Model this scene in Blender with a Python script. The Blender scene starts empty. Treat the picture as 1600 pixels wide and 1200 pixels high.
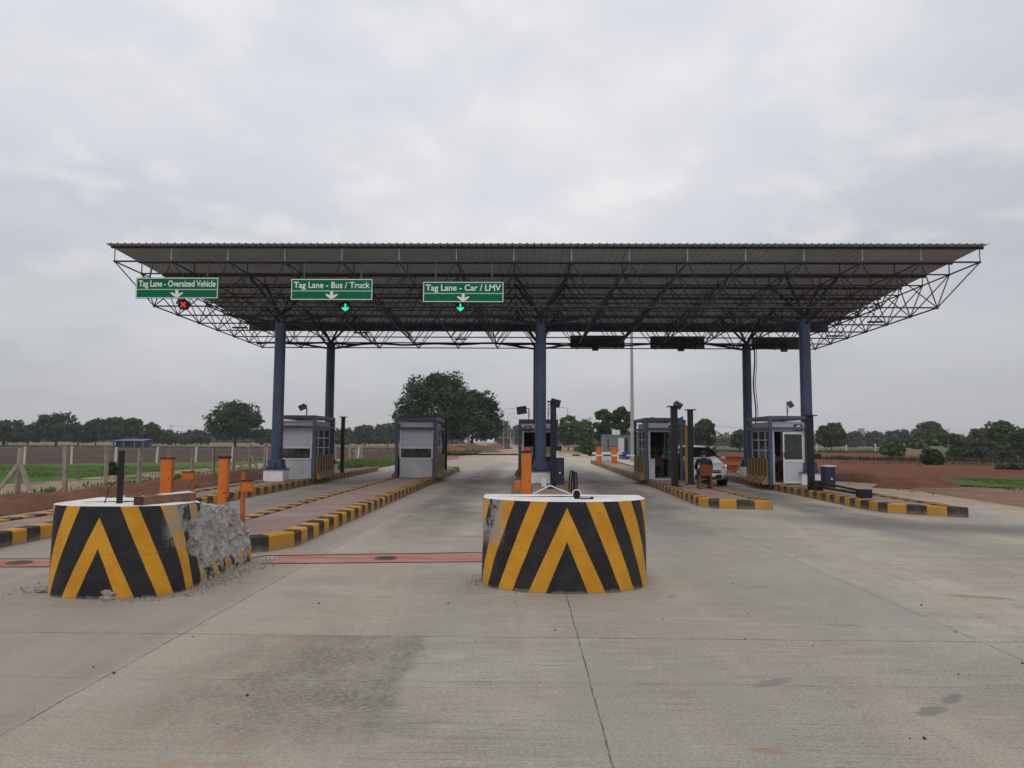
import bpy, bmesh, math, random
from math import pi, sin, cos, radians as R
from mathutils import Vector, Matrix, noise

random.seed(7)
scene = bpy.context.scene
COL = scene.collection

# ------------------------------------------------------------------ camera
YAW, PITCH, ROLL, FPX = -.0181, .0782, -.0055, 1155.
_f = Vector((sin(YAW), cos(YAW), 0)); _r = Vector((cos(YAW), -sin(YAW), 0)); _u = Vector((0, 0, 1))
_f2 = _f*cos(PITCH) + _u*sin(PITCH); _u2 = _u*cos(PITCH) - _f*sin(PITCH)
_r3 = _r*cos(ROLL) - _u2*sin(ROLL); _u3 = _u2*cos(ROLL) + _r*sin(ROLL)
CAMP = Vector((0, 0, 1.6))
cam = bpy.data.cameras.new('camera'); camo = bpy.data.objects.new('camera', cam); COL.objects.link(camo)
m = Matrix((( _r3.x, _u3.x, -_f2.x, 0), (_r3.y, _u3.y, -_f2.y, 0), (_r3.z, _u3.z, -_f2.z, 1.6), (0, 0, 0, 1)))
camo.matrix_world = m
cam.sensor_width = 36; cam.lens = FPX/1600*36; cam.clip_end = 6000; cam.clip_start = .05
scene.camera = camo

def ray(px, py): return _f2 + _r3*((px-800)/FPX) + _u3*((600-py)/FPX)
def G(px, py, z=0.):            # the place at height z that survey pixel falls on
    d = ray(px, py); return CAMP + d*((z-1.6)/d.z)
def D(px, py, Y):               # the place at distance Y
    d = ray(px, py); return CAMP + d*(Y/d.y)

# ------------------------------------------------------------------ materials
def N(nt, t, **kw):
    n = nt.nodes.new(t)
    for k, v in kw.items(): setattr(n, k, v)
    return n
class Mat:
    def __init__(s, name):
        s.m = bpy.data.materials.new(name); s.m.use_nodes = True; s.nt = s.m.node_tree
        s.b = s.nt.nodes['Principled BSDF']; s._c = None
    def L(s, a, b): s.nt.links.new(a, b)
    def coord(s, kind='Object'):
        return N(s.nt, 'ShaderNodeTexCoord').outputs[kind]
    def pos(s): return N(s.nt, 'ShaderNodeNewGeometry').outputs['Position']
    def noise(s, scale, detail=4, rough=.6, vec=None, stretch=None, dist=0):
        v = vec or s.pos()
        if stretch:
            mp = N(s.nt, 'ShaderNodeMapping'); mp.inputs['Scale'].default_value = stretch
            s.L(v, mp.inputs['Vector']); v = mp.outputs[0]
        n = N(s.nt, 'ShaderNodeTexNoise'); n.inputs['Scale'].default_value = scale
        n.inputs['Detail'].default_value = detail; n.inputs['Roughness'].default_value = rough
        n.inputs['Distortion'].default_value = dist
        s.L(v, n.inputs['Vector']); return n.outputs['Fac']
    def ramp(s, fac, a, b, lo=0., hi=1.):
        r = N(s.nt, 'ShaderNodeMapRange'); r.interpolation_type = 'SMOOTHSTEP'
        r.inputs['From Min'].default_value = a; r.inputs['From Max'].default_value = b
        r.inputs['To Min'].default_value = lo; r.inputs['To Max'].default_value = hi
        s.L(fac, r.inputs['Value']); return r.outputs[0]
    def mix(s, fac, a, b, mode='MIX'):
        n = N(s.nt, 'ShaderNodeMix', data_type='RGBA', blend_type=mode)
        for inp, v in ((n.inputs[0], fac), (n.inputs[6], a), (n.inputs[7], b)):
            if isinstance(v, (int, float)): inp.default_value = v
            elif isinstance(v, tuple): inp.default_value = (*v[:3], 1)
            else: s.L(v, inp)
        return n.outputs[2]
    def math(s, op, a, b=0.):
        n = N(s.nt, 'ShaderNodeMath', operation=op)
        for inp, v in ((n.inputs[0], a), (n.inputs[1], b)):
            if isinstance(v, (int, float)): inp.default_value = v
            else: s.L(v, inp)
        return n.outputs[0]
    def sep(s, v):
        n = N(s.nt, 'ShaderNodeSeparateXYZ'); s.L(v, n.inputs[0]); return n.outputs
    def attr(s, name):
        n = N(s.nt, 'ShaderNodeAttribute'); n.attribute_name = name; return n.outputs['Fac']
    def color(s, c):
        if isinstance(c, tuple): s.b.inputs['Base Color'].default_value = (*c[:3], 1)
        else: s.L(c, s.b.inputs['Base Color'])
        return s
    def rough(s, r, metal=0., spec=.5):
        if isinstance(r, (int, float)): s.b.inputs['Roughness'].default_value = r
        else: s.L(r, s.b.inputs['Roughness'])
        s.b.inputs['Metallic'].default_value = metal
        s.b.inputs['Specular IOR Level'].default_value = spec
        return s
    def bump(s, h, strength=.3, dist=.02):
        n = N(s.nt, 'ShaderNodeBump'); n.inputs['Strength'].default_value = strength; n.inputs['Distance'].default_value = dist
        s.L(h, n.inputs['Height']); s.L(n.outputs[0], s.b.inputs['Normal']); return s

def simple(name, c, r=.6, metal=0., var=.25, scale=3., dirt=None, dirt_amt=.5, bump=0., spec=.4, dscale=None):
    s = Mat(name)
    f = s.noise(scale, 5, .65)
    lo = tuple(x*(1-var) for x in c); hi = tuple(min(1, x*(1+var)) for x in c)
    col = s.mix(s.ramp(f, .3, .7), lo, hi)
    if dirt:
        d = s.ramp(s.noise(dscale or scale*.6, 6, .75), .48, .72, 0, dirt_amt)
        col = s.mix(d, col, dirt)
    s.color(col).rough(r, metal, spec)
    if bump: s.bump(s.noise(scale*8, 4, .7), bump, .01)
    return s.m

DUST = (.30, .21, .15)
M = {}
M['blue'] = simple('blue_paint', (.038, .064, .118), .45, 0, .22, 1.5, (.10, .10, .12), .35, .05)
M['bframe'] = simple('booth_frame_paint', (.062, .082, .130), .5, 0, .18, 2, (.16, .15, .15), .35)
M['bluedk'] = simple('dark_blue_paint', (.016, .022, .045), .55, 0, .25, 1.5, (.07, .06, .06), .3)
M['frame'] = simple('space_frame_paint', (.050, .052, .066), .55, 0, .3, 2, (.10, .06, .045), .35)
M['frame_lit'] = simple('lit_frame_steel', (.42, .44, .50), .45, .2, .15, 2)  # front roof stubs: the daylight on them is put into this paler colour
M['roofm'] = simple('roof_sheet_steel', (.46, .51, .585), .65, .05, .10, .7, (.30, .31, .32), .4)
M['white'] = simple('white_paint', (.68, .68, .66), .6, 0, .08, 3, (.42, .38, .33), .45, .1)
M['cream'] = simple('white_barrier_top', (.72, .71, .69), .8, 0, .08, 5, (.40, .35, .30), .5, .4)
M['alu'] = simple('aluminium_frame', (.55, .56, .60), .4, .3, .1, 4, (.35, .33, .30), .3)
M['panel'] = simple('grey_booth_panel', (.52, .53, .58), .5, 0, .06, 2, (.34, .31, .29), .5)
M['blind'] = simple('roller_blind', (.49, .49, .54), .7, 0, .06, 2)
M['panel2'] = simple('concrete_booth_panel', (.48, .48, .51), .75, 0, .12, 2, (.27, .25, .235), .6, .1)
M['black'] = simple('black_paint', (.007, .007, .009), .55, 0, .3, 3, (.04, .033, .03), .3)
M['rubber'] = simple('black_rubber', (.018, .018, .019), .85, 0, .2, 8)
M['orange'] = simple('orange_paint', (.60, .155, .014), .45, 0, .1, 2, (.45, .16, .05), .4)
M['orange_rust'] = simple('faded_orange_paint', (.42, .12, .03), .6, 0, .25, 5, (.25, .09, .04), .6)
M['plastic'] = simple('orange_plastic', (.19, .05, .022), .5, 0, .1, 4, (.2, .06, .03), .3)
M['brown'] = simple('brown_plastic', (.10, .035, .022), .5, 0, .1, 4)
M['shade_dk'] = simple('interior_shade', (.02, .022, .024), .9, 0, .3, 3)  # shade of dark interiors put into the colour of flat panels
M['green'] = simple('sign_green', (.0, .145, .062), .6, 0, .06, 2, spec=.12)
M['signw'] = simple('sign_white', (.80, .82, .80), .5, 0, .04, 2)
M['signback'] = simple('sign_back', (.045, .045, .045), .6, .2, .2, 2)
M['galv'] = simple('galvanised_steel', (.36, .37, .37), .45, .5, .12, 2)
M['post'] = simple('concrete_post', (.30, .27, .22), .85, 0, .22, 4, (.14, .12, .09), .5, .3)
M['postw'] = simple('white_post', (.60, .58, .53), .8, 0, .12, 4, (.3, .22, .17), .4)
M['wood'] = simple('timber', (.16, .085, .055), .85, 0, .35, 9, (.38, .27, .2), .6, .5)
M['wooddk'] = simple('timber_end', (.055, .026, .018), .9, 0, .3, 12)
M['container'] = simple('grey_cabin_steel', (.15, .18, .17), .55, 0, .1, .8, (.10, .09, .08), .4)
M['bluep'] = simple('blue_plastic', (.02, .04, .28), .4, 0, .1, 4)
M['blueroof'] = simple('blue_roof', (.035, .055, .24), .5, 0, .1, 1)
M['wall'] = simple('pale_wall', (.10, .11, .14), .8, 0, .2, 1)
M['bark'] = simple('bark', (.055, .042, .032), .9, 0, .35, 4)
M['stone'] = simple('broken_stone', (.30, .27, .24), .9, 0, .25, 14, (.16, .13, .11), .5, .6)
M['carw'] = simple('white_car_paint', (.66, .68, .70), .22, 0, .02, 1)
M['chrome'] = simple('chrome', (.6, .6, .6), .15, .9, .05, 1)
M['skin'] = simple('skin', (.16, .075, .045), .6, 0, .1, 20)
M['hair'] = simple('hair', (.008, .007, .006), .7, 0, .2, 30)
M['cloth_dk'] = simple('dark_cloth', (.014, .016, .024), .9, 0, .3, 12)
M['cloth_bl'] = simple('navy_cloth', (.02, .026, .05), .9, 0, .3, 12)
M['cloth_lt'] = simple('pale_cloth', (.45, .44, .42), .9, 0, .15, 12)
M['redp'] = simple('red_plastic', (.5, .02, .03), .4, 0, .1, 4)
M['yellowp'] = simple('yellow_paint_plain', (.30, .15, .04), .55, 0, .15, 6)
M['gravel'] = simple('gravel', (.26, .235, .21), .95, 0, .35, 30)
M['darkiron'] = simple('dark_iron', (.05, .04, .037), .7, .3, .3, 14)

def glass():
    s = Mat('window_glass'); s.b.inputs['Base Color'].default_value = (.35, .40, .42, 1)
    s.b.inputs['Transmission Weight'].default_value = .9; s.b.inputs['Roughness'].default_value = .05
    s.b.inputs['IOR'].default_value = 1.12
    return s.m
M['glass'] = glass()
def carglass():
    s = Mat('car_glass'); s.color((.012, .015, .017)).rough(.06, 0, .7); return s.m
M['carglass'] = carglass()
def emis(name, c, e):
    s = Mat(name); s.color((0.02, .02, .02)); s.b.inputs['Emission Color'].default_value = (*c, 1); s.b.inputs['Emission Strength'].default_value = e; return s.m
M['led_g'] = emis('green_led', (.0, .95, .42), 1.15)
M['led_r'] = emis('red_led', (.95, .02, .03), .85)
def lampglass():
    s = Mat('lamp_glass'); s.color((.10, .11, .12)).rough(.15, 0, .6); return s.m
M['lampglass'] = lampglass()

# kerb and chevron paints: worn, dusty towards the ground
def paint(name, c, wear=(.30, .26, .22), dust=DUST, amt=.75, dustamt=.6, sc=5, far=True):
    s = Mat(name)
    n = s.noise(sc, 7, .72)
    col = s.mix(s.ramp(s.noise(1.3, 3, .5), .3, .7), tuple(x*.82 for x in c), tuple(min(1, x*1.1) for x in c))
    col = s.mix(s.ramp(n, .54, .66, 0, amt), col, wear)
    col = s.mix(s.ramp(s.noise(1.9, 5, .7), .5, .7, 0, .35), col, (.20, .15, .11))
    z = s.sep(s.pos())
    low = s.ramp(s.math('ADD', z[2], s.math('MULTIPLY', s.noise(7, 5, .7), .16)), .08, .20, dustamt, 0)
    col = s.mix(low, col, dust)
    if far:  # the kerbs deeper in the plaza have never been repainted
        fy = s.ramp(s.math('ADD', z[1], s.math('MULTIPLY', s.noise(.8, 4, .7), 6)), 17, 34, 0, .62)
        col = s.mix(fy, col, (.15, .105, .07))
    s.color(col).rough(.75, 0, .3).bump(s.noise(40, 4, .7), .25, .006)
    return s.m
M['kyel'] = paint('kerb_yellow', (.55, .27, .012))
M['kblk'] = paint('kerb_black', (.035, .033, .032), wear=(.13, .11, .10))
M['syel'] = paint('stripe_yellow', (.34, .22, .04), far=False)
M['sblk'] = paint('stripe_black', (.06, .04, .03), wear=(.13, .11, .10), far=False)

def chevron(name, zoff, wearside, w0=.395):
    s = Mat(name)
    sa = s.attr('arc'); z = s.sep(s.pos())[2]
    wob = s.math('MULTIPLY', s.math('SUBTRACT', s.noise(5, 3, .5), .5), .025)
    v = s.math('ADD', s.math('ADD', s.math('MULTIPLY', s.math('ABSOLUTE', sa), 2.42), z), wob)
    v = s.math('SUBTRACT', v, .54+zoff)
    fr = s.math('FRACT', s.math('ADD', s.math('DIVIDE', v, .91), 10.))
    wd_ = s.math('ADD', s.math('MULTIPLY', s.math('MINIMUM', s.math('ABSOLUTE', sa), .4), .26), w0)
    yel = s.math('MULTIPLY', s.ramp(fr, 0, .012), s.ramp(s.math('SUBTRACT', fr, wd_), 0, .012, 1, 0))
    yc = s.mix(s.ramp(s.noise(3.5, 5, .6), .3, .7), (.55, .245, .010), (.68, .33, .018))
    yc = s.mix(s.ramp(s.noise(9, 7, .8, stretch=(1, 1, .3)), .55, .75, 0, .45), yc, (.33, .15, .03))
    bc = s.mix(s.ramp(s.noise(4, 6, .7), .35, .75), (.010, .011, .014), (.030, .030, .034))
    col = s.mix(yel, bc, yc)
    # thin brush overlap at the mortar line
    col = s.mix(s.ramp(s.math('ABSOLUTE', s.math('SUBTRACT', s.math('ADD', z, s.math('MULTIPLY', s.noise(4, 3), .03)), .46)), .0, .006, .35, 0), col, (.10, .06, .02))
    # scrapes
    scr = s.ramp(s.noise(6, 8, .8, stretch=(1.2, 1.2, 5)), .63, .67, 0, .9)
    reg = s.ramp(s.math('MULTIPLY', sa, wearside), .60, .90, .10, 1)
    col = s.mix(s.math('MULTIPLY', scr, reg), col, (.36, .36, .34))
    scr2 = s.ramp(s.noise(3.2, 7, .78), .46, .51, 0, .9)
    reg2 = s.math('MULTIPLY', s.ramp(s.math('MULTIPLY', sa, wearside), .66, .86, 0, 1), s.ramp(z, .40, .62))
    col = s.mix(s.math('MULTIPLY', scr2, reg2), col, (.30, .30, .28))
    low = s.ramp(s.math('ADD', z, s.math('MULTIPLY', s.noise(9, 7, .85), .16)), .085, .115, .6, 0)
    col = s.mix(low, col, (.26, .21, .17))
    br = s.attr('broken')
    conc = s.mix(s.ramp(s.noise(14, 8, .75), .3, .7), (.25, .24, .225), (.62, .60, .57))
    conc = s.mix(s.ramp(s.noise(55, 3, .6), .55, .7), conc, (.30, .26, .22))
    brn = s.ramp(s.math('ADD', br, s.math('MULTIPLY', s.math('SUBTRACT', s.noise(9, 6, .8), .5), .9)), .42, .50)
    col = s.mix(brn, col, conc)
    s.color(col)
    s.L(s.math('ADD', s.math('MULTIPLY', brn, .35), .55), s.b.inputs['Roughness'])
    s.b.inputs['Specular IOR Level'].default_value = .35
    h = s.math('ADD', s.math('MULTIPLY', s.noise(30, 8, .8), s.math('ADD', s.math('MULTIPLY', brn, 2.5), .35)), s.math('MULTIPLY', s.noise(3, 3), .3))
    s.bump(h, .6, .02)
    return s.m
M['chevC'] = chevron('chevron_paint_centre', 0., -1)
M['chevL'] = chevron('chevron_paint_left', -.04, 1.15, .345)

def concrete_road():
    s = Mat('road_concrete')
    p = s.pos(); x, y, z = s.sep(p)
    base = s.mix(s.ramp(s.noise(.35, 5, .65), .35, .65), (.262, .238, .212), (.352, .330, .300))
    base = s.mix(s.ramp(s.noise(.8, 6, .7, stretch=(.45, 1.2, 1), dist=.6), .46, .62, 0, .8), base, (.315, .262, .212))
    base = s.mix(s.ramp(s.noise(1.3, 7, .75, stretch=(.4, 1.2, 1)), .50, .66, 0, .7), base, (.205, .200, .188))
    base = s.mix(s.ramp(s.noise(3.1, 6, .7, stretch=(.25, 1.3, 1), dist=1), .54, .68, 0, .5), base, (.42, .395, .36))
    near = s.ramp(y, 3.5, 22., 1, .25)
    # transverse broom texture: long thin streaks, patchy
    pat = s.ramp(s.noise(.9, 5, .7), .38, .62, .25, 1)
    t1 = s.noise(7, 6, .8, stretch=(.12, 2.6, 1)); t2 = s.noise(19, 7, .85, stretch=(.09, 2.8, 1)); t3 = s.noise(95, 4, .8, stretch=(.3, 1.4, 1))
    base = s.mix(s.math('MULTIPLY', s.ramp(t1, .52, .66, 0, .55), near), base, (.185, .165, .145))
    base = s.mix(s.math('MULTIPLY', s.math('MULTIPLY', s.ramp(t2, .52, .58, 0, .85), near), pat), base, (.095, .088, .080))
    base = s.mix(s.math('MULTIPLY', s.ramp(t2, .44, .34, 0, .5), near), base, (.46, .43, .39))
    base = s.mix(s.math('MULTIPLY', s.math('MULTIPLY', s.ramp(t3, .52, .60, 0, .75), near), pat), base, (.09, .085, .08))
    g = s.noise(190, 3, .7)
    base = s.mix(s.math('MULTIPLY', s.ramp(g, .52, .66, 0, .5), near), base, (.12, .11, .10))
    # long bands left by traffic, alternating grey and sandy
    lb = s.noise(.55, 5, .6, stretch=(1.3, .16, 1), dist=.8)
    base = s.mix(s.ramp(lb, .50, .62, 0, .55), base, (.37, .318, .262))
    base = s.mix(s.ramp(lb, .48, .37, 0, .60), base, (.225, .222, .212))
    g5 = s.noise(70, 5, .85, stretch=(.6, 1.2, 1))
    base = s.mix(s.math('MULTIPLY', s.ramp(g5, .50, .58, 0, .55), near), base, (.11, .10, .09))
    base = s.mix(s.math('MULTIPLY', s.ramp(g5, .46, .38, 0, .45), near), base, (.46, .43, .39))
    # slab tint
    sx = s.math('FLOOR', s.math('DIVIDE', s.math('ADD', x, 2.83), 3.275)); sy = s.math('FLOOR', s.math('DIVIDE', s.math('SUBTRACT', y, 6.22), 4.5))
    cmb = N(s.nt, 'ShaderNodeCombineXYZ'); s.L(sx, cmb.inputs[0]); s.L(sy, cmb.inputs[1])
    wn = N(s.nt, 'ShaderNodeTexWhiteNoise', noise_dimensions='2D'); s.L(cmb.outputs[0], wn.inputs['Vector'])
    base = s.mix(s.math('MULTIPLY', wn.outputs['Value'], .28), base, (.215, .198, .185))
    # coarse exposed panel in front of the middle lane, broken-edged
    e = s.math('MULTIPLY', s.math('SUBTRACT', s.noise(1.6, 7, .75), .5), 1.1)
    xe = s.math('ADD', x, s.math('MULTIPLY', e, .35)); ye = s.math('ADD', y, e)
    patch = s.math('MULTIPLY', s.math('MULTIPLY', s.ramp(xe, -2.9, -1.5), s.ramp(xe, -.86, -.74, 1, 0)), s.math('MULTIPLY', s.ramp(ye, 3.6, 4.7), s.ramp(y, 6.19, 6.23, 1, 0)))
    patch = s.math('MULTIPLY', patch, s.ramp(s.noise(2.4, 5, .7), .3, .6, .35, 1))
    pt = s.ramp(s.noise(60, 5, .85, stretch=(.35, 1.2, 1)), .44, .56)
    base = s.mix(s.math('MULTIPLY', patch, .9), base, s.mix(pt, (.25, .235, .205), (.085, .08, .072)))
    # reddish mud tracked down the lane
    mud = s.math('MULTIPLY', s.ramp(s.math('ABSOLUTE', s.math('ADD', x, 1.75)), .1, .9, 1, 0), s.ramp(s.noise(5, 7, .8, stretch=(.6, 1.2, 1)), .50, .60, 0, .7))
    base = s.mix(mud, base, (.26, .19, .14))
    # polished wheel tracks and oil in the lanes
    def band(cx, w):
        d = s.math('ABSOLUTE', s.math('SUBTRACT', s.math('ADD', x, s.math('MULTIPLY', s.math('SUBTRACT', s.noise(.35, 3), .5), 1.2)), cx))
        return s.ramp(d, w*.25, w, 1, 0)
    lanes = s.math('MAXIMUM', s.math('MAXIMUM', band(-2.0, 1.25), band(2.9, 1.3)), s.math('MAXIMUM', band(-6.6, 1.1), band(7.2, 1.1)))
    lanes = s.math('MULTIPLY', lanes, s.math('MULTIPLY', s.ramp(y, 8., 18, 0, .9), s.ramp(y, 38, 55, 1, .3)))
    lanes = s.math('MULTIPLY', lanes, s.ramp(s.noise(1.1, 6, .7, stretch=(.8, .3, 1)), .32, .6, .5, 1))
    base = s.mix(lanes, base, (.105, .100, .095))
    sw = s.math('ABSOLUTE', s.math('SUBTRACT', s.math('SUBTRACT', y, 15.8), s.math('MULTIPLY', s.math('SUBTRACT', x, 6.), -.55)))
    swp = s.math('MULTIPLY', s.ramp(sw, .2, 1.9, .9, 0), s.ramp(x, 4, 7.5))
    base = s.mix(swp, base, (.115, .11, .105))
    # red soil blown in from the verges
    edge = s.math('MAXIMUM', s.ramp(x, 10.4, 13.4, 0, .7), s.ramp(x, -8.9, -11.0, 0, .8))
    base = s.mix(s.math('MULTIPLY', edge, s.ramp(s.noise(.6, 6, .7), .3, .6)), base, (.31, .18, .12))
    base = s.mix(s.ramp(y, 44, 85, 0, .55), base, (.40, .33, .25))
    dn = s.noise(2.6, 7, .8, stretch=(.5, 1, 1))
    base = s.mix(s.ramp(dn, .62, .67, 0, .65), base, (.22, .15, .11))
    dn2 = s.noise(9, 6, .8, stretch=(.5, 1.2, 1))
    base = s.mix(s.ramp(dn2, .655, .69, 0, .7), base, (.15, .12, .10))
    # old stains and patches, each with its own soft ragged outline
    for (px, py, rx, ry, an, cc, am) in ((1208, 1067, .17, .045, .55, (.15, .155, .15), .85), (1234, 1053, .12, .018, .5, (.2, .2, .19), .6), (1455, 1111, .13, .045, .6, (.135, .14, .135), .9),
            (1488, 1092, .12, .04, .75, (.135, .14, .135), .9), (1533, 1099, .07, .045, .2, (.2, .2, .19), .6), (1318, 977, .15, .03, -.1, (.15, .145, .135), .6), (1530, 933, .30, .07, -.3, (.22, .12, .07), .75),
            (1200, 1173, .09, .03, -.2, (.24, .13, .08), .6), (1050, 932, .10, .04, 1.2, (.24, .15, .10), .6), (1185, 917, .14, .04, .5, (.16, .155, .145), .6), (745, 838, .4, .06, .1, (.17, .13, .10), .6), (640, 822, .5, .06, .1, (.14, .12, .10), .7)):
        c = G(px, py); mp = N(s.nt, 'ShaderNodeMapping', vector_type='TEXTURE'); mp.inputs['Location'].default_value = c; mp.inputs['Rotation'].default_value = (0, 0, an); mp.inputs['Scale'].default_value = (rx, ry, 1)
        s.L(p, mp.inputs[0]); ln = N(s.nt, 'ShaderNodeVectorMath', operation='LENGTH'); s.L(mp.outputs[0], ln.inputs[0])
        fz = s.math('ADD', ln.outputs['Value'], s.math('MULTIPLY', s.math('SUBTRACT', s.noise(17, 7, .85, stretch=(1, 1, 1)), .5), 3.4))
        base = s.mix(s.ramp(fz, .95, 1.25, am, 0), base, cc)
    # joints
    def jt(c, off, per, w, wob=.02):
        a = s.math('ADD', s.math('DIVIDE', s.math('SUBTRACT', c, off), per), 100.5)
        a = s.math('ADD', a, s.math('MULTIPLY', s.math('SUBTRACT', s.noise(1.7, 6, .75), .5), wob/per))
        d = s.math('MULTIPLY', s.math('ABSOLUTE', s.math('SUBTRACT', s.math('FRACT', a), .5)), per)
        return s.ramp(d, w*.5, w*1.5, 1, 0)
    j = s.math('MAXIMUM', jt(x, .44, 3.275, .005, .05), jt(y, 6.22, 4.5, .006, .06))
    jn = s.math('MULTIPLY', s.ramp(s.noise(2.1, 6, .8), .35, .6, .18, .9), j)
    jf = jt(y, 5.07, 45., .006, .08)
    jn = s.math('MAXIMUM', jn, s.math('MULTIPLY', jf, .3))
    base = s.mix(s.ramp(x, -2.95, -2.75, .5, 0), base, (.20, .172, .155))
    base = s.mix(1., base, (1.41, 1.385, 1.28), 'MULTIPLY')
    base = s.mix(jn, base, (.065, .057, .05))
    s.color(base).rough(s.ramp(s.noise(1.2, 4), .3, .7, .62, .9), 0, .35)
    h = s.math('ADD', s.math('MULTIPLY', t2, 1.0), s.math('MULTIPLY', g, .5))
    h = s.math('SUBTRACT', s.math('ADD', h, s.math('MULTIPLY', s.math('MULTIPLY', pt, patch), -.6)), s.math('MULTIPLY', j, 1.0))
    s.bump(h, .5, .012)
    return s.m
M['road'] = concrete_road()

def soil(name, a, b, c, sc=.15, bump=.6, rows=None):
    s = Mat(name)
    col = s.mix(s.ramp(s.noise(sc, 6, .7), .3, .7), a, b)
    col = s.mix(s.ramp(s.noise(sc*7, 7, .75), .5, .7, 0, .7), col, c)
    if rows:
        col = s.mix(s.ramp(s.noise(rows, 5, .8, stretch=(.06, 1, 1)), .48, .62, 0, .5), col, tuple(v*.62 for v in a))
    s.color(col).rough(.95, 0, .15)
    s.bump(s.noise(sc*40, 6, .75), bump, .08)
    return s.m
M['ground'] = soil('bare_ground', (.24, .15, .10), (.30, .20, .13), (.16, .13, .07), .02)
M['berm'] = soil('red_soil', (.17, .072, .045), (.26, .125, .080), (.10, .045, .032), .5)
M['field'] = soil('ploughed_field', (.062, .036, .027), (.092, .056, .040), (.045, .027, .022), .05, .5, .35)
M['redfield'] = soil('red_field', (.135, .044, .021), (.18, .064, .034), (.07, .038, .022), .06, .5, .5)
M['verge'] = soil('pale_verge', (.34, .25, .18), (.42, .33, .25), (.22, .13, .09), .5)
M['dusty'] = soil('dusty_soil', (.26, .155, .105), (.33, .22, .155), (.17, .085, .055), .45)
M['moundm'] = soil('weedy_mound', (.12, .085, .055), (.17, .12, .08), (.06, .085, .03), .5)
M['dryverge'] = soil('dry_grass_verge', (.14, .125, .070), (.19, .16, .10), (.08, .09, .045), .1)
M['dirtroad'] = soil('dirt_road', (.38, .27, .18), (.43, .32, .22), (.30, .22, .15), .1)
M['grassg'] = soil('green_ground', (.065, .125, .024), (.10, .17, .036), (.13, .12, .05), .25)
M['dull_green'] = soil('scrub_ground', (.07, .10, .035), (.11, .12, .05), (.15, .11, .06), .1)
def paving():
    s = Mat('island_paving')
    br = N(s.nt, 'ShaderNodeTexBrick'); mp = N(s.nt, 'ShaderNodeMapping'); mp.inputs['Rotation'].default_value = (0, 0, R(45))
    s.L(s.pos(), mp.inputs[0]); s.L(mp.outputs[0], br.inputs['Vector'])
    br.inputs['Scale'].default_value = 4; br.inputs['Mortar Size'].default_value = .03
    br.inputs['Color1'].default_value = (.25, .155, .13, 1); br.inputs['Color2'].default_value = (.21, .135, .12, 1); br.inputs['Mortar'].default_value = (.30, .23, .19, 1)
    col = s.mix(s.ramp(s.noise(1.1, 6, .7), .42, .68, 0, .85), br.outputs['Color'], (.33, .25, .21))
    s.color(col).rough(.85, 0, .3).bump(s.noise(30, 4, .7), .3, .01)
    return s.m
M['paving'] = paving()
def redstrip():
    s = Mat('worn_red_paint')
    col = s.mix(s.ramp(s.noise(2.5, 5, .7, stretch=(.4, 1.5, 1)), .36, .62), (.40, .115, .08), (.40, .24, .19))
    col = s.mix(s.ramp(s.noise(8, 6, .8), .57, .68, 0, .8), col, (.26, .22, .20))
    s.color(col).rough(.8, 0, .3); return s.m
M['redstrip'] = redstrip()

def leafmat(name, a, b, c):
    s = Mat(name)
    g = N(s.nt, 'ShaderNodeNewGeometry')
    col = s.mix(g.outputs['Random Per Island'], a, b)
    col = s.mix(s.ramp(s.noise(.33, 4, .7), .48, .62), col, c)
    s.color(col).rough(.75, 0, .25)
    s.b.inputs['Subsurface Weight'].default_value = 0
    return s.m
LEAF = [leafmat('dark_foliage', (.016, .034, .011), (.034, .060, .017), (.060, .092, .024)),
        leafmat('fresh_foliage', (.035, .062, .018), (.065, .105, .028), (.10, .14, .04)),
        leafmat('dusty_foliage', (.030, .044, .022), (.050, .068, .032), (.070, .085, .038)),
        leafmat('grass_blades', (.06, .13, .02), (.11, .20, .035), (.15, .18, .06)),
        leafmat('brownish_foliage', (.045, .040, .024), (.075, .062, .036), (.08, .08, .04))]

# ------------------------------------------------------------------ geometry helpers
def tag(o, label=None, cat=None, group=None, kind=None):
    if label: o['label'] = label
    if cat: o['category'] = cat
    if group: o['group'] = group
    if kind: o['kind'] = kind
    return o
def empty(name, loc, label, cat, group=None, rz=0):
    o = bpy.data.objects.new(name, None); COL.objects.link(o); o.location = loc; o.rotation_euler[2] = rz
    o.empty_display_size = .2
    return tag(o, label, cat, group)

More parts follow.
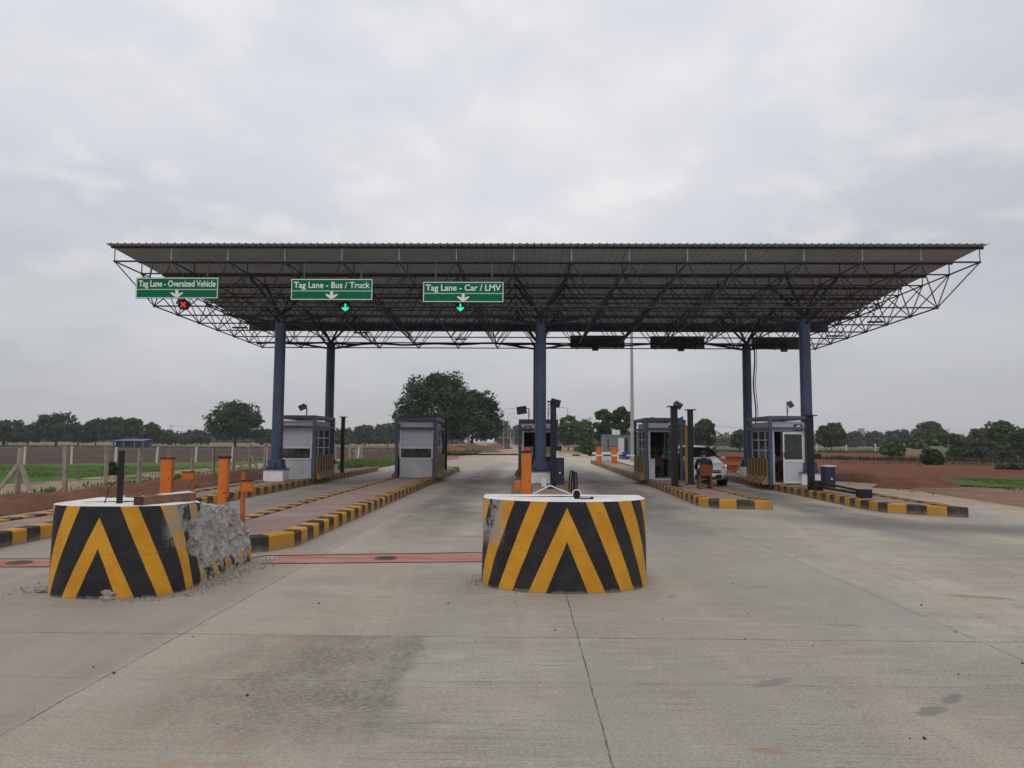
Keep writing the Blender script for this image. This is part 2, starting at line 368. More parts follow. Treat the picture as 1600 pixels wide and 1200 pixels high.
class MB:
    def __init__(s): s.v = []; s.f = []; s.m = []; s.sm = []
    def add(s, vs, fs, mi=0, smooth=False):
        o = len(s.v); s.v += [tuple(v) for v in vs]
        for f in fs: s.f.append(tuple(i+o for i in f)); s.m.append(mi); s.sm.append(smooth)
        return s
    def box(s, c, d, rz=0, mi=0, M4=None):
        x, y, z = d[0]/2, d[1]/2, d[2]/2
        vs = [Vector((i*x, j*y, k*z)) for k in (-1, 1) for j in (-1, 1) for i in (-1, 1)]
        if rz: rm = Matrix.Rotation(rz, 3, 'Z'); vs = [rm@v for v in vs]
        if M4: vs = [M4@v for v in vs]
        vs = [v+Vector(c) for v in vs]
        return s.add(vs, [(0, 2, 3, 1), (4, 5, 7, 6), (0, 1, 5, 4), (2, 6, 7, 3), (0, 4, 6, 2), (1, 3, 7, 5)], mi)
    def b2(s, x0, x1, y0, y1, z0, z1, mi=0):
        return s.box(((x0+x1)/2, (y0+y1)/2, (z0+z1)/2), (abs(x1-x0), abs(y1-y0), abs(z1-z0)), 0, mi)
    def tube(s, p0, p1, r0, r1=None, n=8, mi=0, caps=True, smooth=True):
        p0 = Vector(p0); p1 = Vector(p1); r1 = r0 if r1 is None else r1
        d = (p1-p0)
        if d.length < 1e-6: return s
        d.normalize(); a = d.orthogonal().normalized(); b = d.cross(a)
        vs = []
        for p, r in ((p0, r0), (p1, r1)):
            for i in range(n):
                t = 2*pi*i/n; vs.append(p+a*(r*cos(t))+b*(r*sin(t)))
        s.add(vs, [(i, (i+1) % n, n+(i+1) % n, n+i) for i in range(n)], mi, smooth)
        if caps: s.add(vs, [tuple(range(n-1, -1, -1)), tuple(range(n, 2*n))], mi)
        return s
    def path(s, pts, r, n=7, mi=0):
        for a, b in zip(pts[:-1], pts[1:]): s.tube(a, b, r, r, n, mi)
        return s
    def beam(s, p0, p1, w, h, mi=0):
        p0 = Vector(p0); p1 = Vector(p1); d = (p1-p0).normalized()
        side = d.cross(Vector((0, 0, 1)))
        if side.length < 1e-4: side = Vector((1, 0, 0))
        side.normalize(); up = side.cross(d)
        vs = [p+side*(i*w/2)+up*(j*h/2) for p in (p0, p1) for j in (-1, 1) for i in (-1, 1)]
        return s.add(vs, [(0, 1, 3, 2), (4, 6, 7, 5), (0, 4, 5, 1), (2, 3, 7, 6), (0, 2, 6, 4), (1, 5, 7, 3)], mi)
    def prism(s, poly, z0, z1, mi=0, top=None):
        n = len(poly); vs = [(p[0], p[1], z0) for p in poly]+[(p[0], p[1], z1) for p in poly]
        s.add(vs, [(i, (i+1) % n, n+(i+1) % n, n+i) for i in range(n)], mi)
        s.add(vs, [tuple(range(n, 2*n))], mi if top is None else top); s.add(vs, [tuple(range(n-1, -1, -1))], mi)
        return s
    def sheet(s, poly, z, mi=0):
        return s.add([(p[0], p[1], z) for p in poly], [tuple(range(len(poly)))], mi)
    def sphere(s, c, r, n=10, mi=0, sc=(1, 1, 1), jit=0, seed=0):
        rows = max(4, n//2+1); vs = []
        for i in range(rows+1):
            t = pi*i/rows
            for j in range(n):
                a = 2*pi*j/n; k = 1
                if jit: k += jit*noise.noise(Vector((sin(t)*cos(a)*1.7+seed, sin(t)*sin(a)*1.7, cos(t)*1.7)))
                vs.append((c[0]+r*k*sc[0]*sin(t)*cos(a), c[1]+r*k*sc[1]*sin(t)*sin(a), c[2]+r*k*sc[2]*cos(t)))
        fs = [(i*n+j, (i+1)*n+j, (i+1)*n+(j+1) % n, i*n+(j+1) % n) for i in range(rows) for j in range(n)]
        return s.add(vs, fs, mi, not jit)
    def build(s, name, mats, parent=None, world=False, bevel=0, label=None, root=None):
        me = bpy.data.meshes.new(name)
        off = Vector((0, 0, 0))
        if world and parent is not None:
            q = parent
            while q is not None: off = off+q.location; q = q.parent
        me.from_pydata([tuple(Vector(v)-off) for v in s.v] if world and parent else s.v, [], s.f)
        if not isinstance(mats, (list, tuple)): mats = [mats]
        for mm in mats: me.materials.append(mm)
        me.polygons.foreach_set('material_index', s.m); me.polygons.foreach_set('use_smooth', s.sm)
        me.update()
        o = bpy.data.objects.new(name, me); COL.objects.link(o)
        if parent: o.parent = parent
        if bevel:
            md = o.modifiers.new('bevel', 'BEVEL'); md.width = bevel; md.segments = 2; md.limit_method = 'ANGLE'; md.angle_limit = R(40)
        if label: o['label'] = label
        return o

def struct(name, mb, mat, kind='structure', label=None):
    o = mb.build(name, mat); o['kind'] = kind
    if label: o['label'] = label
    return o
def copy_tree(o, parent=None):
    c = o.copy(); COL.objects.link(c); c.parent = parent
    for ch in list(o.children): copy_tree(ch, c)
    return c

# ------------------------------------------------------------------ sky and light
w = bpy.data.worlds.new('World'); scene.world = w; w.use_nodes = True; nt = w.node_tree
bg = nt.nodes['Background']
sky = N(nt, 'ShaderNodeTexSky', sky_type='NISHITA'); sky.sun_disc = False
SUN_EL, SUN_AZ = 52, 195
sky.sun_elevation = R(SUN_EL); sky.sun_rotation = R(SUN_AZ); sky.dust_density = 4
tc = N(nt, 'ShaderNodeTexCoord')
class W(Mat):
    def __init__(s): s.nt = nt
ws = W()
sx, sy, sz = ws.sep(tc.outputs['Generated'])
zz = ws.math('ADD', ws.math('MAXIMUM', sz, 0.), .22)
cm = N(nt, 'ShaderNodeCombineXYZ'); ws.L(ws.math('DIVIDE', sx, zz), cm.inputs[0]); ws.L(ws.math('DIVIDE', sy, zz), cm.inputs[1])
cv = cm.outputs[0]
n1 = ws.noise(.9, 3, .45, vec=cv, dist=.3); n2 = ws.noise(3.3, 6, .5, vec=cv, dist=.15)
elev = ws.ramp(sz, 0., .50)
c0 = ws.mix(elev, (4.75, 4.86, 5.0), (6.6, 6.78, 7.55))
c1 = ws.mix(ws.math('MULTIPLY', ws.ramp(n1, .36, .64), ws.ramp(sz, .02, .28, .12, .8)), c0, (8.0, 8.0, 8.1))
br2 = ws.math('MULTIPLY', ws.ramp(n2, .47, .68), ws.ramp(sz, .08, .34, .0, .6))
c2 = ws.mix(br2, c1, (8.9, 8.9, 8.7))
c3 = ws.mix(ws.math('MULTIPLY', ws.ramp(n2, .50, .32), ws.ramp(sz, .02, .3, .12, .6)), c2, (6.3, 6.5, 7.25))
# a brighter break high in front
d1 = N(nt, 'ShaderNodeVectorMath', operation='DOT_PRODUCT'); ws.L(tc.outputs['Generated'], d1.inputs[0])
dv = Vector((.03, .87, .50)).normalized(); d1.inputs[1].default_value = dv
c4 = ws.mix(ws.math('MULTIPLY', ws.ramp(d1.outputs['Value'], .86, 1.0), .12), c3, (8.9, 8.9, 8.9))
d2 = N(nt, 'ShaderNodeVectorMath', operation='DOT_PRODUCT'); ws.L(tc.outputs['Generated'], d2.inputs[0]); d2.inputs[1].default_value = Vector((.75, .8, .12)).normalized()
c4 = ws.mix(ws.math('MULTIPLY', ws.ramp(d2.outputs['Value'], .86, 1.0), .30), c4, (4.0, 4.1, 4.45))
fin = ws.mix(.93, sky.outputs[0], c4)
nt.links.new(fin, bg.inputs['Color']); bg.inputs['Strength'].default_value = .098
sl = bpy.data.lights.new('sun', 'SUN'); sl.energy = .55; sl.angle = R(18); sl.color = (1, .96, .9)
so = bpy.data.objects.new('sun', sl); COL.objects.link(so)
az = R(SUN_AZ); sd = Vector((sin(az)*cos(R(SUN_EL)), cos(az)*cos(R(SUN_EL)), sin(R(SUN_EL))))
so.rotation_euler = sd.to_track_quat('Z', 'Y').to_euler(); so.location = (0, 0, 40)
scene.view_settings.view_transform = 'Standard'; scene.view_settings.look = 'None'
scene.view_settings.gamma = 1; scene.view_settings.use_curve_mapping = False
scene.view_settings.exposure = 0.12

# ------------------------------------------------------------------ ground
struct('ground', MB().sheet([(-2600, -60), (2600, -60), (2600, 3200), (-2600, 3200)], -.012), M['ground'])
def grid_sheet(x0, x1, y0, y1, z, nx, ny, amp=0, sc=.3, fade=1.5, xf=None):
    mb = MB(); vs = []
    for j in range(ny+1):
        for i in range(nx+1):
            x = x0+(x1-x0)*i/nx; y = y0+(y1-y0)*j/ny
            e = min(x-x0, x1-x, y-y0, y1-y)/fade; e = max(0, min(1, e))
            h = -.02+(z+.02)*min(1, e*2)+amp*e*(.5+.5*noise.fractal(Vector((x*sc, y*sc, 3.3)), 1., 2., 4))
            if xf: x, y = xf(x, y)
            vs.append((x, y, h))
    fs = [(j*(nx+1)+i, j*(nx+1)+i+1, (j+1)*(nx+1)+i+1, (j+1)*(nx+1)+i) for j in range(ny) for i in range(nx)]
    return mb.add(vs, fs, 0, True)
# concrete plaza with a ragged end
rd = MB(); rd.sheet([(-10.9, -8), (13.3, -8), (12.7, 19), (13.5, 26.5), (14.9, 36), (13.5, 48), (8.5, 76), (-3.5, 92), (-6, 70), (-7.2, 56), (-10.4, 44), (-10.8, 30)], 0)
struct('road', rd, M['road'])
dr = MB(); dr.sheet([(-3.5, 91.5), (-6.0, 69), (-7.2, 80), (-5.6, 120), (-9.4, 330), (-19, 700), (-13.5, 700), (-5.0, 330), (-.9, 135), (6.2, 112), (10.5, 92), (11, 76), (8.6, 75)], -.004)
struct('dirt_road', dr, M['dirtroad'])
# left: verge, green strip, field
struct('sandy_verge', grid_sheet(-19, -10.7, 4, 64, -.008, 30, 150, .10, 1.1), M['verge'])
gl = MB(); gl.sheet([(-60, 29), (-17.5, 26.2), (-15.6, 30), (-14.5, 36), (-13.8, 58), (-20, 56), (-33, 45.2), (-60, 41)], .03)
struct('grass_ground', gl, M['grassg'])
fl = MB(); fl.sheet([(-200, 30), (-60, 41), (-33, 45.2), (-14, 60), (-12, 75), (-16, 142), (-200, 142)], 0)
struct('ploughed_field', fl, M['field'])
dv_ = MB(); dv_.sheet([(-280, 142), (-16, 142), (-18, 320), (-280, 320)], 0)
struct('dry_verge', dv_, M['dryverge'])
g2 = MB(); g2.sheet([(-13.6, 36.5), (-10.9, 37), (-10.3, 46), (-7.6, 57), (-9, 66), (-14, 62)], .02)
struct('roadside_grass', g2, M['grassg'])
# right: red field
def rx_(x, y):
    x0_ = 13.2+max(0, min(y, 36)-19)*.11; return (x0_+(x-12.2)*(190-x0_)/177.8, y)
rf = grid_sheet(12.2, 190, 12, 132, -.008, 120, 110, .10, .25, 1.2, rx_)
struct('red_field', rf, M['redfield'])
g3 = MB(); g3.sheet([(15.6, 29.2), (16.6, 26.6), (24, 25.2), (60, 26), (60, 36), (24, 33.6), (18.5, 33.6)], .10)
struct('green_strip', g3, M['grassg'])
def vx(x, y):
    x0_ = 12.62+max(0, y-19)*.11; return (x0_+(x-12.4)*(26-x0_)/13.6, y)
vr = grid_sheet(12.4, 26, 12, 27.5, .03, 60, 60, .10, .9, .6, vx)
struct('dusty_verge', vr, M['dusty'])
sg = MB(); sg.sheet([(16, 132), (190, 118), (300, 320), (12, 320)], .0)
struct('scrub_ground', sg, M['dull_green'])

sl2 = MB(); sl2.sheet([(-16, 84), (-7.4, 81), (-5.8, 120), (-9.6, 330), (-60, 330), (-18, 142)], .012)
struct('roadside_scrub', sl2, M['moundm'])
# heaped soil: ridge meshes
def ridge(name, pts, wid, hgt, mat, seed, label, cat='soil heap', step=.22, group=None):
    mb = MB(); P = [Vector((x, y, 0)) for x, y in pts]
    # resample
    L = [0]
    for a, b in zip(P[:-1], P[1:]): L.append(L[-1]+(b-a).length)
    n = max(6, int(L[-1]/step)); k = 14; vs = []
    for i in range(n+1):
        t = L[-1]*i/n; j = max(q for q in range(len(L)-1) if L[q] <= t+1e-6)
        u = (t-L[j])/(L[j+1]-L[j]); c = P[j].lerp(P[j+1], u); d = (P[j+1]-P[j]).normalized(); sd_ = Vector((d.y, -d.x, 0))
        endf = max(0., min(1, min(t, L[-1]-t)/(wid*.7)))
        for q in range(k+1):
            a = (q/k*2-1)
            x = c+sd_*(a*wid*(.8+.35*noise.noise(Vector((t*.35+seed, 0, 5)))))
            prof = max(0, 1-a*a)**.9
            ns = 1.6/max(1.2, wid); hh = hgt*endf**.6*prof*(.8+.42*noise.fractal(Vector((x.x*ns+seed, x.y*ns, seed)), .7, 2.2, 6))
            hh += .035*endf*noise.noise(Vector((x.x*5, x.y*5, seed)))*(prof**.5)
            vs.append((x.x, x.y, max(-.02, hh)+.01*prof))
    fs = [(i*(k+1)+q, i*(k+1)+q+1, (i+1)*(k+1)+q+1, (i+1)*(k+1)+q) for i in range(n) for q in range(k)]
    fs = [tuple(reversed(f)) for f in fs]
    mb.add(vs, fs, 0, True)
    o = mb.build(name, mat); tag(o, label, cat, group); return o
o = ridge('soil_bank', [(-12.4, 7), (-12.1, 14), (-12.0, 20), (-11.9, 27), (-11.9, 36)], 1.25, .30, M['berm'], 1.3, 'long bank of dug red soil along the left verge in front of the post fence')
ridge('soil_bank', [(13.1, 28.0), (14.2, 27.0), (15.3, 26.2)], .8, .45, M['berm'], 4.1, 'red soil heap on the right road edge beside the start of the green strip')
ridge('soil_bank', [(13.2, 33.8), (14.8, 31.0)], 1.0, .42, M['berm'], 7.1, 'low red soil heap behind the far end of the right hand kerbed island')
ridge('rubble_mound', [(-14.5, 112), (-9.5, 106)], 3.4, 1.5, M['berm'], 2.2, 'pinkish earth mound under the big tree, nearest the toll booth', 'earth mound', .5)
ridge('rubble_mound', [(-11.5, 116), (-4.5, 112)], 3.6, 1.35, M['moundm'], 9.4, 'grassy earth mound under the big tree, further right beside the road', 'earth mound', .5)
ridge('rubble_mound', [(-7, 150), (-5, 175)], 2.5, 1.2, M['berm'], 12.4, 'red soil heap beside the distant street lamps', 'earth mound', .5)
ridge('earth_mound', [(54, 112), (66, 112)], 4.0, 1.3, M['dryverge'], 15.4, 'pale grassy mound between the far trees on the right', 'earth mound', .5)

# grass blades (one uncountable mass per meadow)
def blades(name, poly_fn, n, h, mat, label, seed):
    rnd = random.Random(seed); mb = MB(); vs = []; fs = []
    for i in range(n):
        x, y, z0 = poly_fn(rnd); c = noise.noise(Vector((x*.5, y*.5, seed)))
        hh = h*(.5+rnd.random()*.8)*(1+.9*c); a = rnd.random()*pi; w_ = hh*.28
        dx, dy = cos(a)*w_, sin(a)*w_; lx, ly = (rnd.random()-.5)*hh*.8, (rnd.random()-.5)*hh*.8
        b = len(vs); vs += [(x-dx, y-dy, z0), (x+dx, y+dy, z0), (x+lx, y+ly, z0+hh)]; fs.append((b, b+1, b+2))
    mb.add(vs, fs, 0); o = mb.build(name, mat); tag(o, label, None, None, 'stuff'); return o
blades('meadow_grass', lambda r: (-14.6-r.random()*30, 30+r.random()*14, .03), 26000, .06, LEAF[3], 'short bright green grass behind the left post fence', 3)
blades('roadside_weeds', lambda r: (-13.2+r.random()*4.6, 38+r.random()*20, .02), 9000, .20, LEAF[3], 'tall green weeds beside the road beyond the left booths', 4)
blades('meadow_grass', lambda r: (18+r.random()*30, 27+r.random()*6, .10), 20000, .05, LEAF[3], 'short bright green grass strip on the right', 5)
blades('scrub', lambda r: (9+r.random()*16-(0), 98+r.random()*40, 0), 9000, .8, LEAF[1], 'overgrown green scrub beside the distant road', 6)
blades('scrub', lambda r: (lambda y: (-6.3-r.random()*7-(y-90)*.012, y, .01))(84+r.random()*110), 5000, .35, LEAF[1], 'rough green weeds between the big tree and the distant road', 16)
blades('verge_weeds', lambda r: (-13.6+r.gauss(0, .5), 14+r.random()*30, .05), 1500, .14, LEAF[3], 'sparse green weeds along the foot of the left post fence', 17)
blades('verge_weeds', lambda r: (16+r.random()*12, 23.5+r.random()*4, .08), 1200, .10, LEAF[3], 'sparse weeds on the dusty verge before the green strip', 18)
blades('field_weeds', lambda r: (lambda q: (30+q*55+r.gauss(0, 5), 62-q*8+r.gauss(0, 3.5), .04))(r.random()), 7000, .11, LEAF[2], 'scattered weeds over the red field', 19)
blades('dry_scrub', lambda r: (-150+r.random()*135, 143+r.random()*25, 0), 9000, .25, LEAF[2], 'pale dry grass along the far edge of the ploughed field', 8)
blades('scrub', lambda r: (30+r.random()*110, 121+r.random()*50, 0), 14000, .24, LEAF[2], 'dull green scrub along the far edge of the red field', 9)
def row(x0, y0, x1, y1, wd):
    def f(r):
        t = r.random(); return (x0+(x1-x0)*t+(r.random()-.5)*wd, y0+(y1-y0)*t+(r.random()-.5)*wd, .05)
    return f
blades('weed_row', row(26, 76, 58, 56, 2.2), 5000, .3, LEAF[2], 'weedy bank crossing the red field', 10)

# ------------------------------------------------------------------ painted strips, patches, pebbles
def worn_strip(name, poly, label=None):
    o = struct(name, MB().sheet(poly, .004), M['redstrip']); return o
worn_strip('road_marking', [(-3.42, 9.72), (-.50, 10.05), (-.50, 10.83), (-3.42, 10.36)])
worn_strip('road_marking', [(-8.6, 9.15), (-5.1, 9.42), (-5.1, 10.02), (-8.6, 9.78)])
gr = MB()
for a, b in (((-3.42, 9.70), (-.5, 10.03)), ((-3.62, 10.38), (-.5, 10.86)), ((-3.95, 9.62), (-3.62, 10.38)), ((-8.6, 9.13), (-5.1, 9.40)), ((-8.6, 9.80), (-5.1, 10.05))):
    gr.beam((*a, .005), (*b, .005), .022, .006)
struct('road_groove', gr, M['darkiron'])
for (x, y, lb) in ((-1.9, 10.22, 'rusty round cover in the red painted band in the middle lane'), (-6.55, 9.62, 'rusty round cover in the red painted band in the left lane')):
    mh = empty('manhole_cover', (x, y, .005), lb, 'manhole cover')
    b = MB(); b.tube((0, 0, 0), (0, 0, .008), .125, .125, 24, smooth=False); b.build('cover', M['darkiron'], mh)
    b = MB()
    for i in range(24):
        t0, t1 = 2*pi*i/24, 2*pi*(i+1)/24
        b.beam((  .14*cos(t0), .14*sin(t0), .004), (.14*cos(t1), .14*sin(t1), .004), .03, .008)
    b.build('rim', M['wood'], mh)
M['tar'] = simple('bluish_grey_patch', (.20, .205, .20), .7, 0, .15, 6)
M['rust'] = simple('rust_soil', (.27, .13, .07), .9, 0, .3, 10)
def blot(px, py, rx, ry, ang, mat, seed, name='stain'):
    c = G(px, py); n = 40; pts = []
    for i in range(n):
        a = 2*pi*i/n; k = 1+.75*noise.fractal(Vector((cos(a)*1.3+seed, sin(a)*1.3, seed)), 1, 2, 4)
        x, y = cos(a)*rx*k, sin(a)*ry*k
        pts.append((c.x+x*cos(ang)-y*sin(ang), c.y+x*sin(ang)+y*cos(ang)))
    mb = MB(); vs = [(c.x, c.y, .004)]+[(x, y, .004) for x, y in pts]
    mb.add(vs, [(0, 1+i, 1+(i+1) % n) for i in range(n)])
    struct(name, mb, mat)
def pebble_field(name, fn, n, smin, smax, mat, label, seed):
    rnd = random.Random(seed); mb = MB()
    for i in range(n):
        x, y = fn(rnd); s_ = smin+(smax-smin)*rnd.random()**3
        a = rnd.random()*6; t = [Vector((cos(a+k*2.1)*s_*(.7+.6*rnd.random()), sin(a+k*2.1)*s_*(.7+.6*rnd.random()), 0)) for k in range(3)]
        top = Vector(((rnd.random()-.5)*s_*.6, (rnd.random()-.5)*s_*.6, s_*(.6+.6*rnd.random())))
        vs = [Vector((x, y, .0))+p for p in t]+[Vector((x, y, 0))+top, Vector((x, y, 0))+top*.7+t[0]*.5]
        mb.add(vs, [(0, 1, 3), (1, 2, 3), (2, 0, 4), (2, 4, 3), (0, 3, 4)])
    o = mb.build(name, mat); tag(o, label, None, None, 'stuff')
pebble_field('pebbles', lambda r: (-6+12*r.random(), 2.6+r.random()**1.5*12), 260, .004, .016, M['darkiron'], 'dark grit and pebbles strewn over the concrete', 21)
def along(r):
    t = r.random(); a = [(-4.05, 7.40), (-3.55, 7.75), (-3.42, 8.5), (-3.42, 10.2)]
    k = t*3; i = min(2, int(k)); u = k-i; w_ = r.gauss(0, .10)
    return (a[i][0]*(1-u)+a[i+1][0]*u+w_, a[i][1]*(1-u)+a[i+1][1]*u+r.gauss(0, .06))
pebble_field('gravel', along, 1500, .004, .024, M['gravel'], 'broken concrete grit along the foot of the damaged striped block', 22)
pebble_field('gravel', lambda r: (-5.2+r.gauss(0, .13), 7.9+r.gauss(0, .16)), 130, .005, .022, M['gravel'], 'broken grit at the left foot of the damaged striped block', 23)
pebble_field('gravel', lambda r: (-.56+r.gauss(0, .07), 8.5+r.gauss(0, .25)), 320, .005, .02, M['gravel'], 'fine grit at the left foot of the undamaged striped block', 24)
pebble_field('clods', lambda r: (-13+r.random()*2.2, 9+r.random()*28), 420, .02, .10, M['berm'], 'clods of red soil along the left soil bank', 25)
pebble_field('clods', lambda r: (12.9+r.random()*6, 22+r.random()*8), 380, .02, .10, M['berm'], 'clods of red soil beside the right road edge', 26)
pebble_field('verge_stones', lambda r: (-17+r.random()*5, 17+r.random()*20), 380, .02, .09, M['verge'], 'pale stones on the sandy verge by the left fence', 27)

# ------------------------------------------------------------------ traffic islands
def offset_poly(P, d):
    n = len(P); out = []
    for i in range(n):
        p0, p1, p2 = Vector(P[i-1]), Vector(P[i]), Vector(P[(i+1) % n])
        e1 = (p1-p0).normalized(); e2 = (p2-p1).normalized()
        n1_, n2_ = Vector((-e1.y, e1.x)), Vector((-e2.y, e2.x)); b = (n1_+n2_).normalized()
        out.append(p1+b*(d/max(.3, b.dot(n1_))))
    return out
def island(poly, label, seed):
    rnd = random.Random(seed)
    c = sum((Vector(p) for p in poly), Vector((0, 0)))/len(poly)
    root = empty('traffic_island', (c.x, c.y, 0), label, 'traffic island')
    inn = offset_poly(poly, .25); ks = [MB()]; kb = MB(); n = len(poly); tog = rnd.randint(0, 1)
    for i in range(n):
        a, b = Vector(poly[i]), Vector(poly[(i+1) % n]); ai, bi = inn[i], inn[(i+1) % n]
        L_ = (b-a).length; m_ = max(1, round(L_/(.42 if L_ < 2.5 else .33)))
        for k in range(m_):
            t0, t1 = k/m_, (k+1)/m_; g = .004/L_
            h = .225+rnd.uniform(-.008, .008); j = rnd.uniform(-.006, .006)
            q = [a.lerp(b, t0+g), a.lerp(b, t1-g), ai.lerp(bi, t1-g), ai.lerp(bi, t0+g)]
            nn = Vector(((b-a).y, -(b-a).x)).normalized()*j
            q = [v+nn for v in q]
            # chamfered outer top edge
            inset = [(q[3]-q[0]).normalized()*.025, (q[2]-q[1]).normalized()*.025]
            vs = [(*q[0], 0), (*q[1], 0), (*q[2], 0), (*q[3], 0), (*q[0], h-.025), (*q[1], h-.025), (*(q[1]+inset[1]), h), (*(q[0]+inset[0]), h), (*q[2], h), (*q[3], h)]
            kb.add(vs, [(0, 1, 5, 4), (4, 5, 6, 7), (7, 6, 8, 9), (1, 2, 8, 6, 5), (2, 3, 9, 8), (3, 0, 4, 7, 9)], tog)
            tog = 1-tog
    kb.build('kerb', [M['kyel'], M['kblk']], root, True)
    MB().prism([tuple(p) for p in offset_poly(poly, .245)], 0, .195).build('paving', M['paving'], root, True)
    return root
# counter-clockwise outlines
isl = [
 ([(-9.1, 9.4), (-8.9, 9.0), (-7.95, 9.0), (-7.72, 9.5), (-7.86, 39.0), (-8.0, 40.4), (-9.2, 40.4)], 'long kerbed island of the leftmost lane, carrying the leftmost booth'),
 ([(-5.15, 11.0), (-4.95, 10.6), (-3.93, 10.6), (-3.70, 10.78), (-3.47, 11.25), (-3.52, 40.0), (-3.7, 41.2), (-5.2, 41.2)], 'kerbed island with yellow and black kerb starting behind the damaged striped block'),
 ([(-.42, 11.2), (-.1, 10.6), (1.15, 10.6), (1.48, 11.2), (1.55, 41), (-.32, 41)], 'kerbed island behind the undamaged striped block, carrying the centre booth'),
 ([(4.40, 19.0), (4.74, 18.3), (5.96, 18.05), (6.1, 32), (6.9, 57), (5.02, 57), (4.68, 32)], 'kerbed island on the right carrying the booth with the seated attendant'),
 ([(8.30, 18.6), (8.42, 17.5), (9.70, 16.5), (9.95, 30), (10.15, 46), (8.85, 46), (8.62, 32)], 'rightmost kerbed island with the folded black boom lying on it')]
for i, (p, l) in enumerate(isl): island(p, l, 30+i)

# ------------------------------------------------------------------ crash blocks
def crash_block(name, cx, yn, a, b, yback, H, mat, label, broken):
    """D-shaped concrete nose: superellipse front, straight flanks"""
    root = empty(name, (cx, yn+b, 0), label, 'concrete block')
    out = []; NA = 90
    for i in range(NA+1):
        t = pi+pi*i/NA   # left flank -> nose -> right flank
        ct, st = cos(t), sin(t); e = 2/(2.55 if broken else 2.04)
        out.append((math.copysign(abs(ct)**e, ct)*a, math.copysign(abs(st)**e, st)*b))
    nb = max(2, int((yback-(yn+b))/.03))
    right = [(a, (yback-yn-b)*k/nb) for k in range(1, nb+1)]
    left = [(-x, y) for x, y in reversed(right)]
    prof = left+out+right
    s_ = [0.]
    for p, q in zip(prof[:-1], prof[1:]): s_.append(s_[-1]+math.hypot(q[0]-p[0], q[1]-p[1]))
    mid = s_[len(s_)//2]; s_ = [v-mid for v in s_]
    NZ = 34; vs = []; arc = []; brk = []
    def toph(x, y):
        if not broken: return H
        yy = y+yn+b; h = H
        r_ = min(1, max(0, (yy-8.25-(.45 if x < .25 else 0)+.25*noise.noise(Vector((x*3, yy*3, 1))))/.5))
        h -= r_*.10
        h -= max(0, yy-9.2)*.55
        return h
    def displace(x, y, z, s):
        if not broken:
            k = .006*noise.noise(Vector((x*4, y*4, z*4))); return x*(1+k), y*(1+k), 0.
        yy = y+yn+b
        lobe = .20*math.exp(-((z-.50)/.17)**2)
        lim = 8.12-lobe+max(0, .30-z)*.9
        if z > .68: lim += .10+(z-.68)*.3
        if z < .34: lim += .15
        f = 0.
        if x > .15:
            f = min(1, max(0, (yy-lim+.16*noise.fractal(Vector((x*4, yy*4, z*4)), 1, 2, 4))/.12))
        v1 = noise.voronoi(Vector((x*3.2+5, yy*3.6, z*3.4)))[0]; v2 = noise.voronoi(Vector((x*9+5, yy*10, z*9)))[0]
        d = f*(.02+.05*z+.17*(v1[1]-v1[0])*(1 if noise.noise(Vector((yy*2.2, z*2.2, 4))) > -.1 else .4)+.03*(v2[1]-v2[0])+.035*noise.fractal(Vector((x*5, yy*9, z*9)), .9, 2.2, 5))
        if z < .28: d *= .35+z*1.5
        f *= min(1., max(0., (z-.10+.12*noise.noise(Vector((yy*4, 1, 2))))/.16)) if yy > 8.35 else 1.
        if yy > 8.3 and x > .15: f = max(f, .45)
        return x-d, y+.4*d*(-1 if yy < 8.2 else .2), f
    for j in range(NZ+1):
        for i, (x, y) in enumerate(prof):
            z = toph(x, y)*j/NZ
            bat = 1+.012*(1-j/NZ)
            xx, yy, f = displace(x*bat, y*bat if y < 0 else y, z, s_[i])
            if broken and f > 0 and j > 3: z += f*.05*noise.noise(Vector((xx*9, yy*9, z*9)))
            vs.append((xx, yy, z)); arc.append(s_[i]); brk.append(f)
    n = len(prof); fs = [(j*n+i, j*n+i+1, (j+1)*n+i+1, (j+1)*n+i) for j in range(NZ) for i in range(n-1)]
    nb_ = len(fs)
    # back wall
    mb = MB(); mb.add(vs, fs, 0, not broken)
    body = mb.build('body', [mat], root)
    me = body.data
    for nm, arr in (('arc', arc), ('broken', brk)):
        at = me.attributes.new(nm, 'FLOAT', 'POINT'); at.data.foreach_set('value', arr)
    # top: rings shrunk towards the middle line
    rings = 16; tv = []; 
    edge = vs[NZ*n:(NZ+1)*n]
    for k in range(rings+1):
        u = k/rings
        for i, p in enumerate(edge):
            y_ = p[1]
            x_ = p[0]*(1-u); y2 = y_+(max(y_, min(0.2, y_+b*.9))-y_)*u*.9 if y_ < 0 else y_
            zz = toph(x_, y2)
            if broken:
                yw = y2+yn+b
                g_ = min(1, max(0, (yw-8.42-(.25 if x_ < .2 else 0))/.2))
                zz += g_*(.10*noise.fractal(Vector((x_*5, yw*5, 3)), .9, 2, 6)-.03)
            if k == 0: zz = p[2]
            tv.append((x_, y2, zz+(.002 if k else .0)))
    tf = [(k*n+i, k*n+i+1, (k+1)*n+i+1, (k+1)*n+i) for k in range(rings) for i in range(n-1)]
    tb = MB(); tb.add(tv, tf, 0, False)
    if broken:
        for q, f in enumerate(tf):
            yw = sum(tv[i][1] for i in f)/4+yn+b; xw = sum(tv[i][0] for i in f)/4
            if yw > 8.50+(.12 if xw < .1 else -.06)+.18*noise.noise(Vector((xw*4, yw*4, 8))): tb.m[q] = 1
    tb.build('top', [M['cream'], M['rubble']], root)
    bk = MB(); bl_ = [vs[j*n] for j in range(NZ+1)]; br_ = [vs[j*n+n-1] for j in range(NZ+1)]
    bk.add(bl_+br_, [(j, j+1, NZ+2+j, NZ+1+j) for j in range(NZ)])
    bk.build('back_face', M['rubble' if broken else 'white'], root)
    return root
